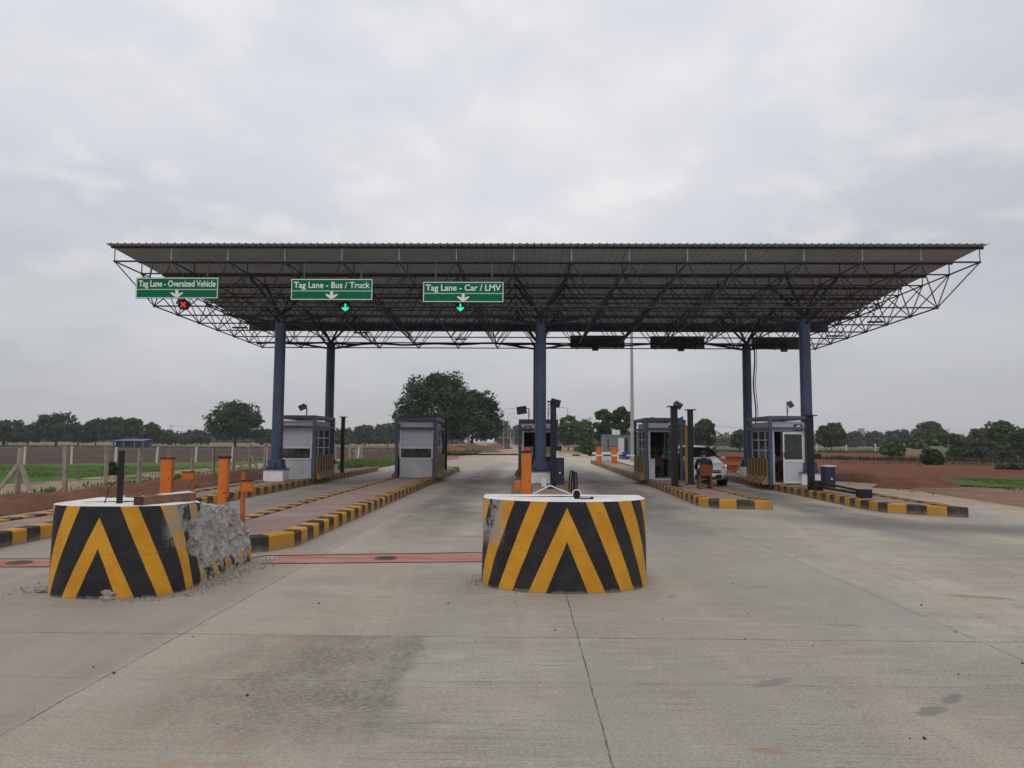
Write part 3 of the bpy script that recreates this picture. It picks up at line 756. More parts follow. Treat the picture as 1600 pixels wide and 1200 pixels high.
def rubblemat():
    s = Mat('broken_concrete')
    col = s.mix(s.ramp(s.noise(12, 8, .75), .3, .7), (.27, .26, .245), (.60, .58, .55))
    s.color(col).rough(.95, 0, .2).bump(s.noise(30, 7, .8), .8, .02); return s.m
M['rubble'] = rubblemat()
crash_block('crash_block', .45, 7.97, .93, .66, 9.06, .965, M['chevC'], 'undamaged round concrete block with yellow and black chevrons and a white top', False)
crash_block('crash_block', -4.31, 7.50, .69, .52, 9.90, .925, M['chevL'], 'damaged striped concrete block with its right side broken to rough grey concrete', True)
# lumps of broken concrete still keyed to the damaged block
def chunk(name, c, r, sc, seed, label, mat, n=22, jit=.7):
    mb = MB(); mb.sphere((0, 0, 0), r, n, 0, sc, jit, seed)
    mb.v = [(x*(1+.10*noise.noise(Vector((x*14, y*14, z*14+seed)))), y, max(z, -r*sc[2]*.75)+.04*r*noise.noise(Vector((x*40, y*40, z*40)))) for x, y, z in mb.v]
    o = mb.build(name, mat); o.location = c; tag(o, label, 'stone'); return o
cc = G(168, 937); chunk('stone', (cc.x, cc.y+.02, .035), .085, (1.15, .6, .65), 3.1, 'fist sized grey stone lying against the front of the damaged striped block', M['stone'])
cc = G(68, 925); chunk('stone', (cc.x, cc.y, .02), .06, (1.3, .8, .5), 8.1, 'flat pale stone on the ground left of the damaged striped block', M['stone'])

# things on the blocks
p = G(185, 787, .925)
po = empty('steel_post', (p.x, p.y+.02, .925), 'thin black steel post standing on the damaged striped block', 'post')
MB().box((0, 0, .28), (.045, .045, .56)).build('post', M['black'], po)
b = MB()
for k in range(3): b.path([(.035*cos(t/4), .035*sin(t/4), .27+.012*k+.004*sin(t)) for t in range(0, 26, 2)], .004, 5)
b.path([(.02, 0, .28), (-.05, -.01, .23), (-.12, 0, .16), (-.14, .0, .08), (-.17, .02, .0)], .006, 5)
b.path([(-.09, 0, .20), (-.13, .01, .22), (-.17, 0, .19)], .006, 5)
b.build('wire', M['darkiron'], po)
a = G(222, 790, .925); c = G(306, 781.5, .925)
d = (Vector((c.x, c.y, 0))-Vector((a.x, a.y, 0)))
tb_ = empty('timber_beam', (a.x, a.y, .925), 'short square timber beam lying on top of the damaged striped block', 'timber', None, math.atan2(d.y, d.x))
L_ = d.length
mb = MB(); mb.b2(.01, L_, -.005, .10, .0, .088); mb.build('beam', M['wood'], tb_, bevel=.006)
MB().b2(-.012, .01, -.005, .10, 0, .088).build('sawn_end', M['wooddk'], tb_)
MB().b2(.38*L_, L_*.98, .0, .10, .0885, .096).build('plaster_skin', M['cream'], tb_)
# cable coil on the centre block
cb = empty('cable_coil', (.58, 8.38, .966), 'black hose tied in an upright loop on the undamaged striped block', 'hose')
b = MB()
for k, (ox, w_) in enumerate(((-.035, .035), (-.01, .03), (.02, .028))):
    pts = []
    for i in range(15):
        t = i/14; ang = pi*t
        pts.append((ox+w_*cos(ang)*(.6+.4*t)-.03, .01*k-.01, .09+.27*sin(ang)**.55*(1-.04*k)))
    b.path(pts, .011, 7)
b.build('hose', M['rubber'], cb)
b = MB()
for k in range(7):
    r_ = .040+.006*(k % 3); a0 = k*.45
    b.path([(r_*cos(t*pi/8)*cos(a0), r_*cos(t*pi/8)*sin(a0)*.6, .055+r_*sin(t*pi/8)) for t in range(17)], .010, 6)
b.build('coil', M['rubber'], cb)
b = MB(); b.path([(.055*cos(t), -.05, .075+.045*sin(t)) for t in [k*.35-.3 for k in range(12)]], .007, 6); b.build('white_tie', M['white'], cb)
b = MB(); b.path([(.02, 0, .012), (.09, -.05, .010), (.15, -.06, .012), (.19, -.05, .014)], .009, 6); b.sphere((.20, -.05, .017), .017, 8, 0, (1.5, 1, 1)); b.build('hose_end', M['rubber'], cb); cb.scale = (.84, .84, .88)
wp = empty('bent_rod', (.30, 8.9, .967), 'thin white rod bent to a shallow peak behind the hose', 'rod')
MB().path([(-.20, .05, .012), (.0, .05, .115), (.24, .0, .02)], .007, 6).build('rod', M['white'], wp)

# ------------------------------------------------------------------ canopy
X0, Q, Y0, P_, HT, HB, SL = .535, 1.831, 23.11, 1.687, 7.31, 6.02, .0074
def T(i, k, h): return Vector((X0+i*Q, Y0+k*P_, h-SL*k*P_))
can = empty('toll_canopy', (X0, 29, 0), 'big toll plaza canopy with corrugated roof on a steel space frame and blue columns', 'canopy')
def roofz(Y): return 7.815-(Y-22.9)*.0455
tc_ = MB(); bc_ = MB(); wb = MB(); HV = []; pu = MB(); fb = MB()
for k in range(8):
    for i in range(16):
        a = T(i-7.5, k, HT)
        if i < 15: (fb if k == 0 else tc_).tube(a, T(i-6.5, k, HT), .030 if k == 0 else .025, n=6, caps=False)
        if k < 7: tc_.tube(a, T(i-7.5, k+1, HT), .025, n=6, caps=False)
        tc_.sphere(a, .045, 6)
        (MB() if k == 0 else wb).tube(a, (a.x, a.y, roofz(a.y)-.03), .019, n=6)
        if k == 0: MB().tube(a, (a.x, a.y, roofz(a.y)-.03), .02, n=6).build('roof_stub', M['frame_lit'], can, True)
    y = Y0+k*P_; pu.beam((X0-7.5*Q-.12, y, roofz(y)-.028), (X0+7.5*Q+.12, y, roofz(y)-.043), .06, .085)
for k in range(7):
    for i in range(15):
        a = T(i-7, k+.5, HB)
        if i < 14: bc_.tube(a, T(i-6, k+.5, HB), .025, n=6, caps=False)
        if k < 6: bc_.tube(a, T(i-7, k+1.5, HB), .025, n=6, caps=False)
        bc_.sphere(a, .05, 6)
        col = (i-7) in (-5, 0, 5) and k in (1, 5); hv = MB()
        for di in (-.5, .5):
            for dk in (-.5, .5):
                (hv if col else wb).tube(a, T(i-7+di, k+.5+dk, HT), (.05 if col else .019), n=6, caps=False)
        if col:
            for di in (-1, 1):
                hv.tube(a-Vector((0, 0, .28)), T(i-7+di, k+.5, HB), .045, n=6)
                hv.tube(a-Vector((0, 0, .28)), T(i-7, k+.5+di, HB), .045, n=6)
            hv.build('column_bracket', M['bluedk'], can, True)
tc_.build('top_chord', M['frame'], can, True); bc_.build('bottom_chord', M['frame'], can, True)
wb.build('bracing_and_stubs', M['frame'], can, True);  # also holds the roof stubs behind the front row
pu.build('purlin', M['bluedk'], can, True)
fb.build('front_chord', M['blue'], can, True)
# corrugated sheet
rs = MB(); xs = []; x = X0-7.5*Q-.16; xe_ = X0+7.5*Q+.16
while x < xe_:
    for dx, dz in ((0, 0), (.13, 0), (.15, .026), (.19, .026), (.21, 0)):
        if x+dx < xe_: xs.append((x+dx, dz))
    x += .228
ys = [22.82+k*(35.15-22.82)/14 for k in range(15)]
vs = [(x, y, roofz(y)+dz) for y in ys for x, dz in xs]; nx = len(xs)
rs.add(vs, [(j*nx+i, j*nx+i+1, (j+1)*nx+i+1, (j+1)*nx+i) for j in range(14) for i in range(nx-1)])
ro = rs.build('roof_sheet', M['roofm'], can, True)
md = ro.modifiers.new('solid', 'SOLIDIFY'); md.thickness = .008
g_ = MB(); g_.b2(X0-7.5*Q-.16, X0+7.5*Q+.16, 35.16, 35.34, roofz(35.15)-.36, roofz(35.15)+.05); g_.build('gutter', M['blue'], can, True)
cols = [(-5, 1), (0, 1), (5, 1), (-5, 5), (0, 5), (5, 5)]
for (i, k) in cols:
    a = T(i, k+.5, HB); x, y = a.x, a.y
    b = MB(); b.tube((x, y, .60), (x, y, a.z-.05), .195, .185, 28, smooth=True)
    co = b.build('column', M['blue'], can, True)
    b = MB()
    for (dx, dy) in ((1, 0), (-1, 0), (0, 1), (0, -1), (.7, .7), (-.7, .7), (.7, -.7), (-.7, -.7)):
        # gusset fins
        s0 = Vector((x, y, 0)); dd = Vector((dx, dy, 0)).normalized(); pp = Vector((-dd.y, dd.x, 0))*.012
        q = [s0+dd*.17+Vector((0, 0, .63)), s0+dd*.36+Vector((0, 0, .63)), s0+dd*.36+Vector((0, 0, .68)), s0+dd*.17+Vector((0, 0, 1.02))]
        b.add([v-pp for v in q]+[v+pp for v in q], [(3, 2, 1, 0), (4, 5, 6, 7), (0, 1, 5, 4), (1, 2, 6, 5), (2, 3, 7, 6), (3, 0, 4, 7)])
    b.box((x, y, .615), (.76, .76, .03)); b.box((x, y, .80), (.46, .46, .30))
    b.build('base_plate', M['blue'], co, True)
    b = MB(); b.box((x, y, .40), (.68, .68, .40)); b.build('plinth', M['white'], can, True, .015)
    b = MB(); b.tube((x, y, a.z-.10), (x, y, a.z-.02), .25, n=24, smooth=False); b.build('cap_plate', M['bluedk'], can, True)
# electrical run along the rear chord, hanging light fittings
b = MB(); zr = HB-SL*5.5*P_
pts = [Vector((X0-6.8*Q+i*.5, Y0+5.5*P_-.06, zr-.06+.03*sin(i*1.3)+.02*sin(i*.37))) for i in range(48)]
b.path(pts, .045, 6); b.build('cable_run', M['rubber'], can, True)
for (px, py, Y) in ((375, 512, 27.5), (563, 520, 31), (712, 516, 31), (806, 504, 27), (878, 498, 28), (1120, 512, 30), (1305, 525, 30), (1368, 503, 27), (720, 530, 33)):
    q = D(px, py, Y); b = MB(); b.box(q, (.55, .16, .05)); b.tube(q, q+Vector((0, 0, .25)), .01, n=5)
    b.build('light_fitting', M['frame'], can, True)
b = MB(); pts = [Vector((9.95, 32.2, 5.9-t*.30)) + Vector((.04*sin(t*.8), 0, 0)) for t in range(0, 19)]; b.path(pts, .03, 6); b.path([p+Vector((.09, 0, 0)) for p in pts], .014, 6); b.build('cable_drop', M['rubber'], can, True)

# ------------------------------------------------------------------ lane signs
def textmesh(txt, size, name, mat, parent, loc, wtarget, extr=.004, bold=.015, zs_=None):
    cu = bpy.data.curves.new(name, 'FONT'); cu.body = txt; cu.size = size; cu.align_x = 'CENTER'; cu.align_y = 'CENTER'; cu.extrude = extr; cu.offset = bold*size
    to = bpy.data.objects.new('tmp', cu); COL.objects.link(to)
    bpy.context.view_layer.update()
    dg = bpy.context.evaluated_depsgraph_get(); me = bpy.data.meshes.new_from_object(to.evaluated_get(dg))
    bpy.data.objects.remove(to)
    xs_ = [v.co.x for v in me.vertices]; wd = max(xs_)-min(xs_); cx = (max(xs_)+min(xs_))/2; k = wtarget/wd if wtarget else 1
    for v in me.vertices:
        x, y, z = v.co; v.co = ((x-cx)*k, -z, y*(zs_ or k))
    me.materials.clear(); me.materials.append(mat); me.name = name
    o = bpy.data.objects.new(name, me); COL.objects.link(o); o.parent = parent; o.location = loc
    return o
def arrow(mb, cx, cz, s, y, th, mi=0):
    # fat down arrow with curled wings like the lane symbol
    pts = [(-.075, .20), (.075, .20), (.075, .0), (.24, .08), (.33, .05), (.20, -.07), (.09, -.14), (.0, -.175), (-.09, -.14), (-.20, -.07), (-.33, .05), (-.24, .08), (-.075, .0)]
    n = len(pts); f = [(cx+a*s, y, cz+c*s) for a, c in pts]; k = [(cx+a*s, y+th, cz+c*s) for a, c in pts]
    mb.add(f+k, [tuple(range(n-1, -1, -1)), tuple(range(n, 2*n))]+[(i, (i+1) % n, n+(i+1) % n, n+i) for i in range(n)], mi)
def sign(px0, py0, px1, py1, txt, label):
    Y = 22.95; a, b = D(px0, py0, Y), D(px1, py1, Y); cx = (a.x+b.x)/2; z0, z1 = b.z, a.z; wd = b.x-a.x; h = z1-z0
    r = empty('lane_sign', (cx, Y, z0), label, 'road sign', 'green lane signs on the canopy front')
    MB().b2(-wd/2, wd/2, 0, .03, 0, h).build('board', M['green'], r, bevel=.004)
    m_ = MB(); t = .022; y0, y1 = -.004, 0.
    m_.b2(-wd/2+.012, wd/2-.012, y0, y1, h-.012-t, h-.012); m_.b2(-wd/2+.012, wd/2-.012, y0, y1, .012, .012+t)
    m_.b2(-wd/2+.012, -wd/2+.012+t, y0, y1, .012+t, h-.012-t); m_.b2(wd/2-.012-t, wd/2-.012, y0, y1, .012+t, h-.012-t)
    m_.b2(-wd/2+.012+t, wd/2-.012-t, y0, y1, h*.415, h*.415+t*.8)
    m_.build('border', M['signw'], r)
    textmesh(txt, .30, 'lettering', M['signw'], r, (0, -.002, h*.69), wd*.93, zs_=.92)
    m_ = MB(); arrow(m_, 0, h*.215, .62 if h > .6 else .55, -.006, .006); m_.build('down_arrow', M['signw'], r)
    for sx_ in (-wd*.35, wd*.35):
        m_ = MB(); m_.box((sx_, .05, h*.5), (.05, .04, h*1.02)); m_.beam((sx_, .06, h*.92), (sx_, .20, 7.30-z0), .04, .04)
        m_.beam((sx_, .07, .08), (sx_, .95, .30), .04, .04); m_.build('bracket', M['frame'], r)
sign(213, 433.5, 340.5, 466.5, 'Tag Lane - Oversized Vehicle', 'green sign reading Tag Lane - Oversized Vehicle at the left end of the canopy')
sign(455, 435.5, 582, 469, 'Tag Lane - Bus / Truck', 'green sign reading Tag Lane - Bus / Truck under the canopy front')
sign(661, 440, 787, 472.5, 'Tag Lane - Car / LMV', 'green sign reading Tag Lane - Car / LMV under the canopy front')
def signal(px, py, kind, label, Y=23.15):
    c = D(px, py, Y); r = empty('lane_signal', (c.x, c.y, c.z), label, 'signal light', 'lane signals under the green signs')
    m_ = MB(); m_.tube((0, -.03, 0), (0, .10, 0), .175, .165, 28, smooth=False); m_.build('housing', M['black'], r)
    m_ = MB()
    for k in range(14):
        t0, t1 = pi*k/14, pi*(k+1)/14
        m_.add([(.18*cos(t0), -.03, .18*sin(t0)), (.18*cos(t1), -.03, .18*sin(t1)), (.18*cos(t1), -.15, .18*sin(t1)), (.18*cos(t0), -.15, .18*sin(t0))], [(0, 1, 2, 3), (3, 2, 1, 0)])
    m_.build('visor', M['black'], r)
    m_ = MB(); m_.tube((0, .03, .15), (0, .08, 6.60-c.z), .02, n=6); m_.build('hanger', M['frame'], r)
    m_ = MB()
    if kind == 'x':
        for sg_ in (1, -1): m_.box((0, -.036, 0), (.21, .008, .045), 0, 0, Matrix.Rotation(R(45*sg_), 3, 'Y'))
        m_.build('red_cross', M['led_r'], r)
    else:
        m_.box((0, -.036, .04), (.05, .008, .17))
        for sg_ in (1, -1): m_.box((.048*sg_, -.038, -.045), (.145, .008, .05), 0, 0, Matrix.Rotation(R(-42*sg_), 3, 'Y'))
        m_.build('green_arrow', M['led_g'], r)
signal(287, 476, 'x', 'round lane signal showing a red cross below the Oversized Vehicle sign')
signal(540, 481, 'a', 'round lane signal showing a green arrow below the Bus / Truck sign')
signal(719.5, 481, 'a', 'round lane signal showing a green arrow below the Car / LMV sign')
for k, (x0, x1, lx, lb) in enumerate(((891, 976, 930, 'dark back of the overhead sign nearest the centre column'), (1016, 1101, 1064, 'dark back of the overhead sign between the white mast and the right rear column'), (1174, 1256, 1225, 'dark back of the overhead sign between the right rear and right front columns'))):
    Y = 34.95; a, b = D(x0, 524+k*1.2, Y), D(x1, 543.5+k, Y)
    r = empty('rear_sign', (a.x, Y, b.z), lb, 'sign back', 'lane signs seen from behind')
    wd, h = b.x-a.x, a.z-b.z
    MB().b2(0, wd, 0, .03, 0, h).build('board', M['signback'], r)
    m_ = MB()
    for t in (.15, .5, .85): m_.b2(0.02, wd-.02, -.03, 0, h*t-.02, h*t+.02)
    for t in (.2, .56, .8): m_.b2(wd*t-.02, wd*t+.02, -.06, -.031, 0, h)
    m_.build('stiffener', M['frame'], r)
    c = D(lx, 544+k*.8, 34.7)
    r = empty('rear_signal', (c.x, c.y, c.z), ['dark signal box under the sign back nearest the centre column', 'dark signal box under the middle sign back', 'dark signal box under the rightmost sign back'][k], 'signal light', 'signal boxes seen from behind')
    MB().box((0, 0, 0), (.30, .18, .24)).build('housing', M['black'], r, bevel=.03)
    MB().box((0, .02, .19), (.05, .05, .14)).build('bracket', M['frame'], r)

# ------------------------------------------------------------------ booths
def booth(kind, x0, x1, y0, y1, label, sidestripe):
    """x0..x1, y0 (towards camera)..y1; floor at .2"""
    w_, d_ = x1-x0, y1-y0; H = 2.34
    r = empty('toll_booth', ((x0+x1)/2, y0, .195), label, 'toll booth', 'toll booths on the islands')
    hw = w_/2
    f = MB(); p = .11
    for sx_ in (-1, 1):
        for yy in (p/2, d_-p/2): f.box((sx_*(hw-p/2), yy, H/2), (p, p, H))
    e = .003
    for zt in (H-.06, H-.42):
        th = .12 if zt > 2 else .09
        for yy in (p/2, d_-p/2): f.b2(-hw+p+e, hw-p-e, yy-p/2+.01, yy+p/2-.01, zt-th/2, zt+th/2)
        for sx_ in (-1, 1): f.b2(sx_*(hw-.01), sx_*(hw-p+.01), p+e, d_-p-e, zt-th/2, zt+th/2)
    f.build('frame', M['bframe'], r, bevel=.006)
    i_ = .165; bw = hw-i_; zr_ = H-.19; by0, by1 = .17, d_-.17
    MB().b2(-bw-.03, bw+.03, by0-.03, by1+.03, zr_-.05, zr_).build('roof', M['panel'], r, bevel=.01)
    MB().b2(-bw, bw, by0, by1, .0, .05).build('floor', M['panel2'], r)
    zs, zh = .72, 1.85   # sill and head of glazing
    # side walls
    for sx_ in (-1, 1):
        s_ = MB(); X = sx_*bw; Xi = sx_*(bw-.04)
        s_.b2(X, Xi, by0, by1, .05, zs); s_.b2(X, Xi, by0, by1, zh, zr_-.052)
        s_.build('side_wall', M['panel2'], r)
        m_ = MB()
        ny = 3
        for k in range(ny+1):
            yy = by0+.03+(by1-by0-.06)*k/ny; m_.b2(X+sx_*.012, Xi-sx_*.004, yy-.028, yy+.028, zs, zh)
        for zz_ in (zs+.02, 1.15, 1.52, zh-.02): m_.b2(X+sx_*.008, Xi, by0+.06, by1-.06, zz_-.017, zz_+.017)
        wnd = m_.build('side_window', M['alu'], r)
        MB().b2(X-sx_*.016, X-sx_*.022, by0+.03, by1-.03, zs+.03, zh-.03).build('pane', M['glass'], wnd)
        if sidestripe:
            q = MB(); nn = 13
            for k in range(nn):
                ya, yb = by0+.05+(d_-.45)*k/nn, by0+.05+(d_-.45)*(k+1)/nn; Xo = sx_*(hw+.01)
                q.b2(sx_*(hw-.012), Xo, ya, yb, .28, .88, k % 2)
                vs = [(sx_*(hw-.012), ya, 0), (sx_*(hw+.17), ya, 0), (sx_*(hw+.17), ya, .05), (Xo, ya, .277), (sx_*(hw-.012), ya, .277)]
                vs += [(a, yb, c) for a, _, c in vs]
                q.add(vs, [(4, 3, 2, 1, 0), (5, 6, 7, 8, 9), (0, 1, 6, 5), (1, 2, 7, 6), (2, 3, 8, 7), (3, 4, 9, 8), (4, 0, 5, 9)], k % 2)
            q.build('striped_guard', [M['syel'], M['sblk']], r)
    # desk and equipment
    ey = .55 if kind == 'front' else d_-.60
    q = MB(); q.b2(-bw+.05, bw-.05, ey-.22, ey+.22, .72, .76); q.b2(-bw+.06, -bw+.10, ey-.2, ey+.2, .05, .719); q.b2(bw-.10, bw-.06, ey-.2, ey+.2, .05, .719); q.build('desk', M['wooddk'], r)
    q = MB(); q.box((.12, ey, 1.10), (.48, .05, .32)); q.box((.12, ey+.05, .86), (.06, .06, .2)); q.box((.12, ey, .775), (.22, .16, .02)); q.box((-.32, ey, .80), (.20, .22, .07)); q.build('monitor', M['black'], r)
    if kind == 'front':
        MB().b2(-bw, bw, by1-.04, by1, .05, zr_-.052).build('rear_wall', M['panel'], r)
        fl_ = MB(); lean = .10
        # lower panel leaning outwards
        vs = [(-bw, by0, 0), (bw, by0, 0), (bw, by0-.03, zs), (-bw, by0-.03, zs), (-bw, by0+.04, 0), (bw, by0+.04, 0), (bw, by0+.01, zs), (-bw, by0+.01, zs)]
        fl_.add(vs, [(0, 1, 2, 3), (5, 4, 7, 6), (3, 2, 6, 7), (1, 0, 4, 5), (0, 3, 7, 4), (2, 1, 5, 6)])
        fl_.build('front_panel', M['panel2'], r)
        wf = MB(); t = .035
        def lp(x, z, dy=0): u = (z-zs)/(zh+.08-zs); return Vector((x, by0-.035+.10*u+dy, z))
        for a, c in (((-bw+.02, zs+.02), (-bw+.02, zh+.08)), ((bw-.02, zs+.02), (bw-.02, zh+.08)), ((-bw+.04, zs+.02), (bw-.04, zs+.02)), ((-bw+.04, 1.15), (bw-.04, 1.15)), ((-bw+.04, zh+.06), (bw-.04, zh+.06))):
            wf.beam(lp(*a), lp(*c), .055, .05)
        wfo = wf.build('front_window', M['white'], r)
        g1 = MB(); g1.add([lp(-bw+.04, zs+.04), lp(bw-.04, zs+.04), lp(bw-.04, 1.13), lp(-bw+.04, 1.13)], [(0, 1, 2, 3)]); g1.build('pane', M['glass'], wfo)
        g1 = MB()
        v0 = [lp(-bw+.05, 1.175, .012), lp(bw-.05, 1.175, .012), lp(bw-.05, zh+.035, .012), lp(-bw+.05, zh+.035, .012)]
        v1 = [v+Vector((0, .012, 0)) for v in v0]
        g1.add(v0+v1, [(0, 1, 2, 3), (7, 6, 5, 4), (0, 4, 5, 1), (3, 2, 6, 7), (0, 3, 7, 4), (1, 5, 6, 2)]); g1.build('roller_blind', M['blind'], wfo)
        MB().b2(-bw+.02, bw-.02, by0+.03, by0+.07, zh+.10, zr_-.052).build('header_panel', M['panel'], r)
    else:
        # rear side faces the camera: doorway
        MB().b2(-bw, bw, by1-.04, by1, .05, zs).build('rear_wall', M['panel'], r)
        q = MB(); q.b2(-bw, bw, by1-.04, by1, 1.20, zr_-.052); q.build('shade_panel', M['shade_dk'], r)  # dark panel, the shade inside the booth put into its colour
        MB().b2(-bw+.02, bw-.02, by1-.03, by1-.02, zs, 1.20).build('rear_pane', M['glass'], r)
        q = MB(); ft = .055
        q.b2(-bw, -bw+ft, by0-.01, by0+.04, 0, zr_-.052); q.b2(bw-ft, bw, by0-.01, by0+.04, 0, zr_-.052)
        q.b2(-bw+ft, bw-ft, by0-.01, by0+.04, zh-.04, zh+.0); q.b2(-bw+ft, bw-ft, by0-.01, by0+.04, zr_-.10, zr_-.052)
        q.build('door_frame', M['alu'], r)
        q = MB(); q.b2(-bw+ft, bw-ft, by0+.0, by0+.03, zh+.0, zr_-.102); q.build('header_panel', M['panel'], r)
        ax = -bw+.22 if kind == 'rear_c' else bw-.22
        q = MB(); q.box((ax, by0-.02, (zh+zr_)/2-.05), (.26, .05, .22)); fa = q.build('exhaust_fan', M['darkiron'], r)
        q = MB(); q.tube((ax, by0-.05, (zh+zr_)/2-.05), (ax, by0-.055, (zh+zr_)/2-.05), .085, .085, 20, smooth=False); q.build('grille', M['panel'], fa)
        if kind == 'rear_side':   # glazed door swung a little open
            dd = empty('door_hinge_tmp', (0, 0, 0), None, None); bpy.data.objects.remove(dd)
            hx, ang = bw-ft-.01, R(-12)
            dw = 2*(bw-ft)-.22
            def rr(x, y, z): return (hx-x*cos(ang), by0-.03+x*sin(ang)*1.0+y, z)
            q = MB()
            def dbox(xa, xb, za, zb, ya=-.02, yb=.02):
                vs = [rr(x, y, z) for z in (za, zb) for y in (ya, yb) for x in (xa, xb)]
                q.add(vs, [(0, 1, 3, 2), (4, 6, 7, 5), (0, 4, 5, 1), (2, 3, 7, 6), (0, 2, 6, 4), (1, 5, 7, 3)])
            for za, zb in ((.06, .13), (.78, .86), (zh-.13, zh-.06)): dbox(.05, dw-.05, za, zb)
            dbox(0, .05, .06, zh-.06); dbox(dw-.05, dw, .06, zh-.06)
            do = q.build('door', M['white'], r)
            q = MB(); dbox(.05, dw-.05, .13, .78, -.008, .008); q.build('door_panel', M['panel'], do)
            q = MB(); dbox(.05, dw-.05, .86, zh-.13, -.004, .004); q.build('pane', M['glass'], do)
            q = MB(); dbox(dw-.04, dw-.015, .95, 1.1, -.06, -.021); q.build('handle', M['darkiron'], do)
        elif kind == 'rear_r':
            q = MB(); q.b2(-bw+ft, -bw+ft+.17, by0+.0, by0+.03, .05, .80); q.build('door_panel', M['panel'], r)
    return r
booth('front', -9.2, -7.68, 27.0, 29.8, 'leftmost booth with a roller blind, just behind the left front column', True)
booth('front', -5.08, -3.46, 28.9, 31.9, 'booth with a roller blind standing in front of the big tree', True)
booth('rear_c', -.27, 1.36, 30.5, 33.3, 'centre booth with an open dark doorway behind the centre front column', True)
booth('rear_r', 4.50, 5.92, 27.9, 30.8, 'booth with an open doorway and an attendant sitting inside', True)
booth('rear_side', 8.30, 9.72, 25.35, 28.0, 'rightmost booth with a white framed glazed door standing ajar', True)

# ------------------------------------------------------------------ equipment on the islands
def cabinet_post(px, pyt, x, y, w_, d_, label, group='orange vehicle sensor posts'):
    zt = D(px, pyt, y).z
    r = empty('sensor_post', (x, y, .195), label, 'sensor post', group)
    h = zt-.195
    MB().b2(-w_/2, w_/2, 0, .02, 0, h-.03).build('front_cover', M['orange'], r)
    MB().b2(-w_/2, w_/2, .021, d_, 0, h-.03).build('casing', M['orange_rust'], r, bevel=.006)
    MB().b2(-w_/2-.015, w_/2+.015, -.015, d_+.015, h-.03, h).build('cap', M['black'], r)
    dr_ = MB(); dr_.b2(-w_*.40, w_*.40, -.008, -.001, h*.10, h*.90); dr_.build('door', M['orange'], r, bevel=.002)
    lk = MB(); lk.tube((w_*.28, -.018, h*.5), (w_*.28, -.009, h*.5), .014, n=10); lk.build('lock', M['black'], r)
    b_ = MB()
    for k in range(3): b_.tube((w_/2+.001, d_*.5, h*.35+.04*k), (w_/2+.02, d_*.5, h*.35+.04*k), .012, n=8)
    b_.build('cable_gland', M['black'], r)
    return r
cabinet_post(260, 715, -8.52, 17.5, .265, .14, 'tall orange sensor post with black cap on the leftmost island, behind the timber beam')
cabinet_post(347, 713, -4.81, 11.75, .14, .12, 'tall orange sensor post just behind the broken side of the damaged striped block')
cabinet_post(822.5, 705, .03, 15.0, .20, .17, 'tall orange sensor post rising behind the undamaged striped block')
cabinet_post(934, 697, 4.98, 50, .34, .3, 'left of the two small distant orange posts before the white far block')
cabinet_post(957.5, 697, 6.0, 50, .38, .3, 'right of the two small distant orange posts before the white far block')
q = MB(); q.box((-.22, 21.9, .33), (.17, .3, .26)); q = q.build('orange_box', M['orange'], None, bevel=.01); tag(q, 'small orange box on the kerb left of the centre orange post', 'equipment box')
rb = empty('beacon', (.05, 15.1, D(822, 705, 15).z), 'red beacon dome on the orange post behind the undamaged block', 'beacon')
MB().sphere((0, 0, .02), .055, 14, 0, (1, 1, .8)).build('dome', M['redp'], rb)
def reader(x, y, ztop, zbox, bside, boff, label):
    r = empty('card_reader', (x, y, .195), label, 'card reader', 'orange boxes on poles')
    MB().b2(-.035, .035, -.03, .03, 0, ztop-.195).build('pole', M['orange_rust'], r, bevel=.004)
    MB().b2(boff-bside/2, boff+bside/2, -.10, -.031, zbox-.195-.09, zbox-.195+.09).build('box', M['orange'], r, bevel=.005)
    MB().b2(boff-bside/2-.015, boff+bside/2+.015, -.12, -.02, zbox-.195+.091, zbox-.195+.105).build('lid', M['black'], r)
    b_ = MB()
    for k in range(4): b_.tube((-.036, 0, ztop-.34-.05*k), (-.05, 0, ztop-.34-.05*k), .012, n=8)
    b_.build('gland', M['black'], r)
reader(-8.18, 18.2, .86, .73, .28, -.10, 'orange box on a pole on the leftmost island, right of the first orange post')
reader(-4.83, 12.7, 1.06, .82, .17, .10, 'orange box on a pole on the island behind the damaged striped block')

def camera_post(x, y, px, pyt, w_, label, pyb=None):
    zt = D(px, pyt, y).z
    r = empty('camera_post', (x, y, .195), label, 'post', 'black square posts on the islands')
    MB().box((0, 0, (zt-.195)/2), (w_, w_, zt-.195)).build('mast', M['black'], r, bevel=.006)
    MB().box((0, 0, zt-.195+.015), (w_*2.0, w_*2.0, .03)).build('cap', M['black'], r)
    MB().box((0, 0, .0125), (w_*2.0, w_*2.0, .025)).build('base', M['black'], r)
    return r
camera_post(-7.95, 32.2, 535, 652, .15, 'black post on the leftmost island right of the leftmost booth')
camera_post(-3.86, 36.0, 697, 657, .15, 'black post just behind the booth in front of the big tree')
camera_post(.86, 22.7, 862, 628, .18, 'black post with a white band on the centre island right of the centre column')
camera_post(4.83, 24.1, 1052, 636, .20, 'thick black post directly in front of the booth with the seated attendant')
camera_post(5.62, 25.3, 1075.5, 641, .17, 'black post beside the white car, right of the attendant booth')
r_ = camera_post(8.55, 22.4, 1262, 650, .17, 'black post on the rightmost island in front of the right column')

